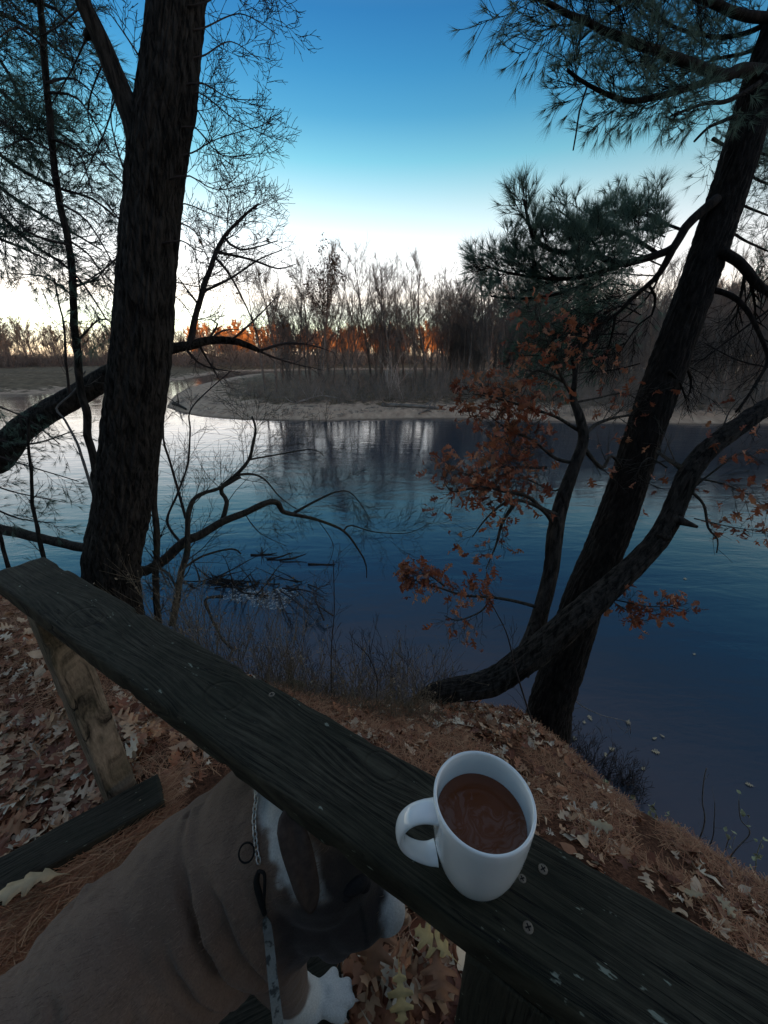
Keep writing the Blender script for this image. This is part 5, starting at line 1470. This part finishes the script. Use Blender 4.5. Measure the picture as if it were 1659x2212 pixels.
one_leaf(1563, 1958, 1.33, .05, 0, 'tan_leaf', 'pale cream oak leaf isolated on the needles above the handrail at lower right', (1585, 1980), seed=7)
one_leaf(1500, 1935, 1.35, .05, 1, 'tan_leaf', 'cream leaf beside a twig on the needles at lower right', (1480, 1930), seed=8)
one_leaf(1290, 1785, 1.45, .075, 1, 'tan_leaf', 'long tan leaf on the bank right of the mug', (1330, 1800), seed=9)
one_leaf(330, 1725, 1.0, .06, 1, 'tan_leaf', 'tan leaf next to the cut end of the dark timber', (300, 1720), seed=10)
one_leaf(408, 1660, 1.03, .055, 0, 'brown_leaf', 'reddish leaf standing point down between post and dog', (405, 1690), seed=11)
# floating leaves
for i, (px, py) in enumerate([(1415, 1595), (1390, 1660), (1275, 1552), (1323, 1618), (1415, 1624), (1262, 1560), (1357, 1560), (1430, 1590), (1620, 1696), (1180, 1572), (1500, 1413), (1240, 1597), (1480, 1250), (1308, 1632)]):
    rg_ = random.Random(i + 50); mb = MB(); p = P(px, py, d=CAMZ - .006)
    add_leaf(mb, rg_, Vector((0, 0, 0)), Vector((0, 0, 1)), rg_.uniform(.05, .09), rg_.choice((0, 1)), .12)
    o = mb.build('floating_leaf', M['tan_leaf']); o.location = p + Vector((0, 0, .006))
    tag(o, 'pale fallen leaf floating on the dark water below the leaning pine', 'leaf', 'leaves floating on the river')
# twigs and sticks on the bank
def ground_stick(p0, p1, r, label, mat='grey_twig', seed=0):
    a, b_ = (P(*p0), P(*p1)) if False else (None, None)
def stick_on_ground(px, py, px2, py2, r, label, mat='grey_twig'):
    def hit(px, py):
        d = P(px, py, t=1.0) - EYE; t = .3
        while t < 6:
            q = EYE + d * t
            if q.z < gz(q.x, q.y) + .012: return q
            t += .01
        return EYE + d * t
    a, b_ = hit(px, py), hit(px2, py2); mb = MB(); mid = (a + b_) / 2 + Vector((0, 0, .01)); limb(mb, [a, mid, b_], r, r * .6, 6, .02, .3)
    return tag(mb.build('fallen_stick', M[mat]), label, 'stick')
stick_on_ground(1445, 1740, 1560, 1790, .006, 'dark stick lying along the needles right of the mug', 'twig_bark')
stick_on_ground(1240, 1665, 1290, 1690, .005, 'short stick on the needles just above the mug rim at right', 'twig_bark')
stick_on_ground(1572, 1862, 1582, 1900, .006, 'short pale stick on the needles at lower right', 'grey_twig')
stick_on_ground(490, 1440 + 400, 505, 1850, .002, 'small hidden stick beside the dog', 'grey_twig') if False else None
stick_on_ground(205, 1625, 262, 1650, .003, 'pale twig on the leaves behind the left post', 'grey_twig')

# ================================================================== PLANTS ON THE BANK
def hit_ground(px, py):
    d = P(px, py, t=1.0) - EYE; t = .3
    while t < 6:
        q = EYE + d * t
        if q.z < gz(q.x, q.y): return q
        t += .01
    return EYE + d * 2
def plant(name, path, fw, r, label, cat, mat, tw=6, tl=.1, seed=0, lvl=1, leaf=None, group=None):
    rg_ = random.Random(seed); pts = PL([(a, b_, fw) for a, b_ in path])
    base = pts[0].copy(); 
    g_ = gz(base.x, base.y)
    if base.z > g_: pts = [Vector((base.x, base.y, max(g_ - .03, base.z - 1.5)))] + pts
    t_ = thing(name, pts[0], label, cat, group)
    mb = MB(); q = limb(mb, pts, r, r * .45, 6, .02, .2); 
    tips = []
    if tw: twigs(mb, rg_, q, r * .6, lvl, tl, tw, .6, .12, Vector((0, 0, .3)), .6, .0009, .35, None, tips)
    mb.build('stem', M[mat], t_)
    if leaf:
        mb = MB()
        for p, d in tips: add_leaf(mb, rg_, p, rvec(rg_), leaf * rg_.uniform(.6, 1.1), 2, .5)
        mb.build('leaves', M['weed'], t_)
    return t_
plant('sapling', [(716, 1496), (716, 1400), (722, 1320), (720, 1211)], 1.45, .004, 'tall thin bare sapling rising straight from the weeds at the centre', 'sapling', 'twig_bark', 6, .3, 1, 2)
plant('sapling', [(813, 1508), (815, 1470), (802, 1429), (785, 1405), (766, 1389)], 1.5, .004, 'thin arching sapling right of the tall bare one', 'sapling', 'twig_bark', 8, .25, 2, 2)
plant('sapling', [(843, 1490), (845, 1440), (850, 1400)], 1.5, .0035, 'short stiff dead stalk near the foot of the bowed oak', 'plant', 'dry_stem', 5, .08, 3)
plant('dead_plant', [(1519, 1790), (1517, 1727), (1522, 1676), (1527, 1659)], 1.05, .0035, 'pale bare forked twig sticking up against dark water at right', 'plant', 'grey_twig', 4, .12, 4, 1)
plant('dead_plant', [(1536, 1820), (1543, 1770), (1544, 1733)], 1.0, .003, 'smaller pale twig just right of the forked one', 'plant', 'grey_twig', 3, .13, 5, 1)
plant('dead_plant', [(1582, 1845), (1620, 1800), (1600, 1770), (1596, 1728)], .95, .0035, 'leaning pale twig with withered leaves near the right edge', 'plant', 'grey_twig', 6, .10, 6, 1, .025)
plant('weed_plant', [(1312, 1705), (1311, 1690)], 1.2, .002, 'small pale green weed at the edge of the bank above the mug', 'plant', 'weed', 6, .04, 7, 1, .03)
plant('weed_plant', [(1366, 1740), (1367, 1722)], 1.15, .002, 'yellowish weed on the bank edge between two others', 'plant', 'weed', 6, .04, 8, 1, .03)
plant('weed_plant', [(1405, 1762), (1406, 1740)], 1.1, .002, 'weed with curled cream leaves beside the yellowish one', 'plant', 'weed', 7, .05, 9, 1, .035)
plant('weed_plant', [(1450, 1800), (1448, 1770)], 1.05, .002, 'bushy dry weed left of the forked twig', 'plant', 'dry_stem', 12, .07, 10, 1, .025)
plant('weed_plant', [(1560, 1850), (1575, 1810)], .97, .002, 'drooping dry weed with stringy leaves near the right edge', 'plant', 'dry_stem', 12, .08, 11, 1, .025)
plant('weed_plant', [(1628, 1885), (1634, 1850), (1645, 1815)], .9, .002, 'pale green weed at the right edge of the bank', 'plant', 'weed', 9, .05, 12, 1, .035)
plant('dead_plant', [(1195, 1570), (1260, 1590)], 1.75, .002, 'wiry twig trailing from the foot of the pine over the water', 'plant', 'grey_twig', 6, .15, 13, 2)
# twig reaching over the water right of the pine foot
mb = MB(); rg = random.Random(14); q = limb(mb, PL([(1215, 1480), (1250, 1520), (1300, 1545), (1355, 1560), (1362, 1585)], 1.9, 2.1), .004, .0018, 5, .02)
twigs(mb, rg, q, .002, 2, .16, 8, .8, .15, Vector((0, 0, .1)), .6, .0012)
tag(mb.build('thin_branch', M['grey_twig']), 'thin grey branch reaching over the dark water beside the foot of the pine', 'branch')
mb = MB(); q = limb(mb, PL([(1150, 1560), (1115, 1450), (1095, 1370), (1060, 1300)], 1.45, 1.45), .0055, .002, 6, .02)
twigs(mb, rg, q, .0025, 2, .2, 8, .7, .15, Vector((0, 0, .1)), .6, .0012)
tag(mb.build('thin_branch', M['twig_bark']), 'thin dark branch leaning across the low trunk of the bowed oak', 'branch')
# weeds along the crest behind the rail: too many to count
mb = MB(); rg = random.Random(15)
for _ in range(420):
    px = rg.uniform(380, 960); base = hit_ground(px, rg.uniform(1488, 1530) if px > 640 else rg.uniform(1380, 1500))
    x = (px - CX) / FPX * 1.9; y = rg.uniform(1.3, 1.85); x = (px - CX) / FPX * (y / .77)
    z = gz(x, y); h = rg.uniform(.12, .42) * (1.5 if px < 640 else 1) + (.15 if y > 1.6 else 0)
    q = wander(rg, Vector((x, y, z - .02)), Vector((rg.uniform(-.5, .5), rg.uniform(-.3, .3), 1)), h, 6, .12)
    mb.tube(q, [.0016, .0015, .0013, .0012, .001, .0007, .0005], 3)
    for e in range(6):
        k = rg.randrange(2, 6); q2 = wander(rg, q[k], (q[k + 1 if k < 6 else k] - q[k - 1]).normalized() + rvec(rg, .7), h * .25, 2, .2); mb.tube(q2, [.0009, .0008, .0005], 3)
        if rg.random() < .5: ico_p = q2[-1]; add_leaf(mb, rg, ico_p, rvec(rg), rg.uniform(.008, .018), 2, .5, stem=False)
for _ in range(2600):
    px = rg.uniform(560, 960); y = rg.uniform(1.28, 1.6); x = (px - CX) / FPX * (y / .77); z = gz(x, y); h = rg.uniform(.04, .14)
    q = wander(rg, Vector((x, y, z - .01)), Vector((rg.uniform(-1, 1), rg.uniform(-1, 1), .8)), h, 4, .35, Vector((0, 0, -.8)))
    mb.tube(q, [.0009, .0009, .0008, .0006, .0004], 3)
o = mb.build('dry_weeds', M['dry_stem']); o['kind'] = 'stuff'; o['label'] = 'dry weeds and grass along the top of the bank behind the handrail'
# brush standing on the lower bank / its sunken tops in the water
mb = MB()
for _ in range(70):
    px = rg.uniform(560, 960); p = P(px, rg.uniform(1400, 1500), d=CAMZ); 
    q = wander(rg, Vector((p.x, p.y * rg.uniform(.75, 1.0), -.2)), Vector((rg.uniform(-.4, .4), rg.uniform(-.2, .4), 1)), rg.uniform(.5, 1.1), 7, .12)
    mb.tube(q, [.005 - .0005 * j for j in range(8)], 3)
    twigs(mb, rg, q, .0035, 2, .35, 8, .6, .15, Vector((0, 0, .2)), .6, .0022)
for _ in range(46):
    px = rg.uniform(1190, 1400); py = 1590 + (px - 1190) * .62 + rg.uniform(-20, 10); p = P(px, py, d=CAMZ - .1)
    q = wander(rg, Vector((p.x, p.y, -.2)), Vector((rg.uniform(-.4, .4), rg.uniform(-.1, .5), 1)), rg.uniform(.3, .6), 6, .12)
    mb.tube(q, [.005 - .0005 * j for j in range(7)], 3)
    twigs(mb, rg, q, .0035, 2, .22, 7, .6, .15, Vector((0, 0, .2)), .6, .0022)
o = mb.build('bank_brush', M['twig_bark']); o['kind'] = 'stuff'; o['label'] = 'thin dark brush growing out of the water at the foot of the bank'
# sunken branch jam with foam
mb = MB()
for (px, py, n_) in ((500, 1262, 22), (440, 1255, 14), (612, 1258, 10), (560, 1280, 6)):
    for _ in range(n_):
        c = P(px + rg.gauss(0, 28), py + rg.gauss(0, 6), d=CAMZ - .02)
        q = wander(rg, c, Vector((rg.uniform(-1, 1), rg.uniform(-1, 1), rg.uniform(-.1, .5))), rg.uniform(.3, 1.1), 6, .22)
        mb.tube(q, [.018 * (1 - .13 * j) for j in range(7)], 4); twigs(mb, rg, q, .008, 1, .3, 4, .8, .2, Vector((0, 0, .1)), .6, .004)
tag(mb.build('branch_jam', M['oak_bark']), 'tangle of sunken branches breaking the surface beside the crooked tree', 'branches')
def sunken(paths, label):
    mb = MB()
    for pth in paths:
        q = limb(mb, [P(a, b_, d=CAMZ - h_) for a, b_, h_ in pth], .016, .006, 5, .08, .2)
        twigs(mb, rg, q, .009, 2, .5, 8, .6, .18, Vector((0, 0, .05)), .6, .004)
    return tag(mb.build('sunken_branch', M['twig_bark']), label, 'branch')
sunken([[(605, 1275, .05), (640, 1300, .12), (680, 1340, .1)], [(600, 1280, .05), (615, 1320, .1), (630, 1350, .05)], [(610, 1270, .1), (660, 1275, .2), (700, 1290, .15)]], 'half sunken twiggy branch fanning out past the foam patch')
sunken([[(720, 1330, .1), (690, 1310, .25), (675, 1290, .2)], [(700, 1340, .1), (680, 1280, .3), (710, 1262, .3)]], 'half sunken dark twig alone in open water right of the foam')
m, nt, b = new_mat('foam'); M['foam'] = m
fz_ = nz(nt, coord(nt), 16, 6, .7)
b.inputs['Base Color'].default_value = (.5, .5, .47, 1); b.inputs['Roughness'].default_value = .8
nt.links.new(ramp(nt, fz_, [(.46, 0), (.6, .75)]), b.inputs['Alpha'])
def foam(px, py, r, label, seed):
    rg_ = random.Random(seed); c = P(px, py, d=CAMZ - .008); mb = MB(); n_ = 40; mb.v.append(c + Vector((0, 0, .006)))
    for k in range(n_):
        a = 2 * math.pi * k / n_; rr = r * (1 + .55 * noise.noise(Vector((math.cos(a) * 1.6, math.sin(a) * 1.6, seed)))); mb.v.append(c + Vector((math.cos(a) * rr * 1.3, math.sin(a) * rr * .8, 0)))
    for k in range(n_): mb.f.append((0, 1 + k, 1 + (k + 1) % n_))
    tag(mb.build('foam_patch', M['foam']), label, 'foam')
foam(588, 1290, .36, 'patch of grey foam caught by the sunken branches', 3); foam(520, 1284, .28, 'smaller foam patch left of the other, next to the branch jam', 5)
for i, (px, py) in enumerate([(565, 1198), (628, 1210), (600, 1207), (690, 1218)]):
    mb = MB(); c = P(px, py, d=CAMZ - .02); q = wander(rg, c - Vector((.25, 0, 0)), Vector((1, .1, .05)), .6, 5, .15); mb.tube(q, [.02, .025, .022, .02, .015, .01], 5)
    if i == 0: 
        for _ in range(8): mb.tube(wander(rg, c, rvec(rg) + Vector((0, 0, .5)), .2, 3, .3), [.012, .01, .008, .004], 4)
    tag(mb.build('floating_stick', M['oak_bark']), ['clump of debris poking out of the riffles', 'longest floating stick in the riffles', 'floating stick just left of the longest one', 'faint floating stick farthest right in the riffles'][i], 'stick')
# stump/rock with moss at the crest by the rail
mb = MB(); c = hit_ground(630, 1490); ico(mb, Vector((c.x, c.y, c.z)), Vector((.07, .05, .045)))
mb.v = [v + Vector((1, 1, 1)) * .02 * noise.noise(v * 18) for v in mb.v]
tag(mb.build('mossy_stone', bark_mat('moss', (.02, .02, .012), (.09, .09, .045), 2)), 'mossy lump at the crest of the bank just behind the handrail', 'stone')
print('script done', time.time() - T0, 'polys', sum(len(o.data.polygons) for o in bpy.data.objects if o.type == 'MESH'))
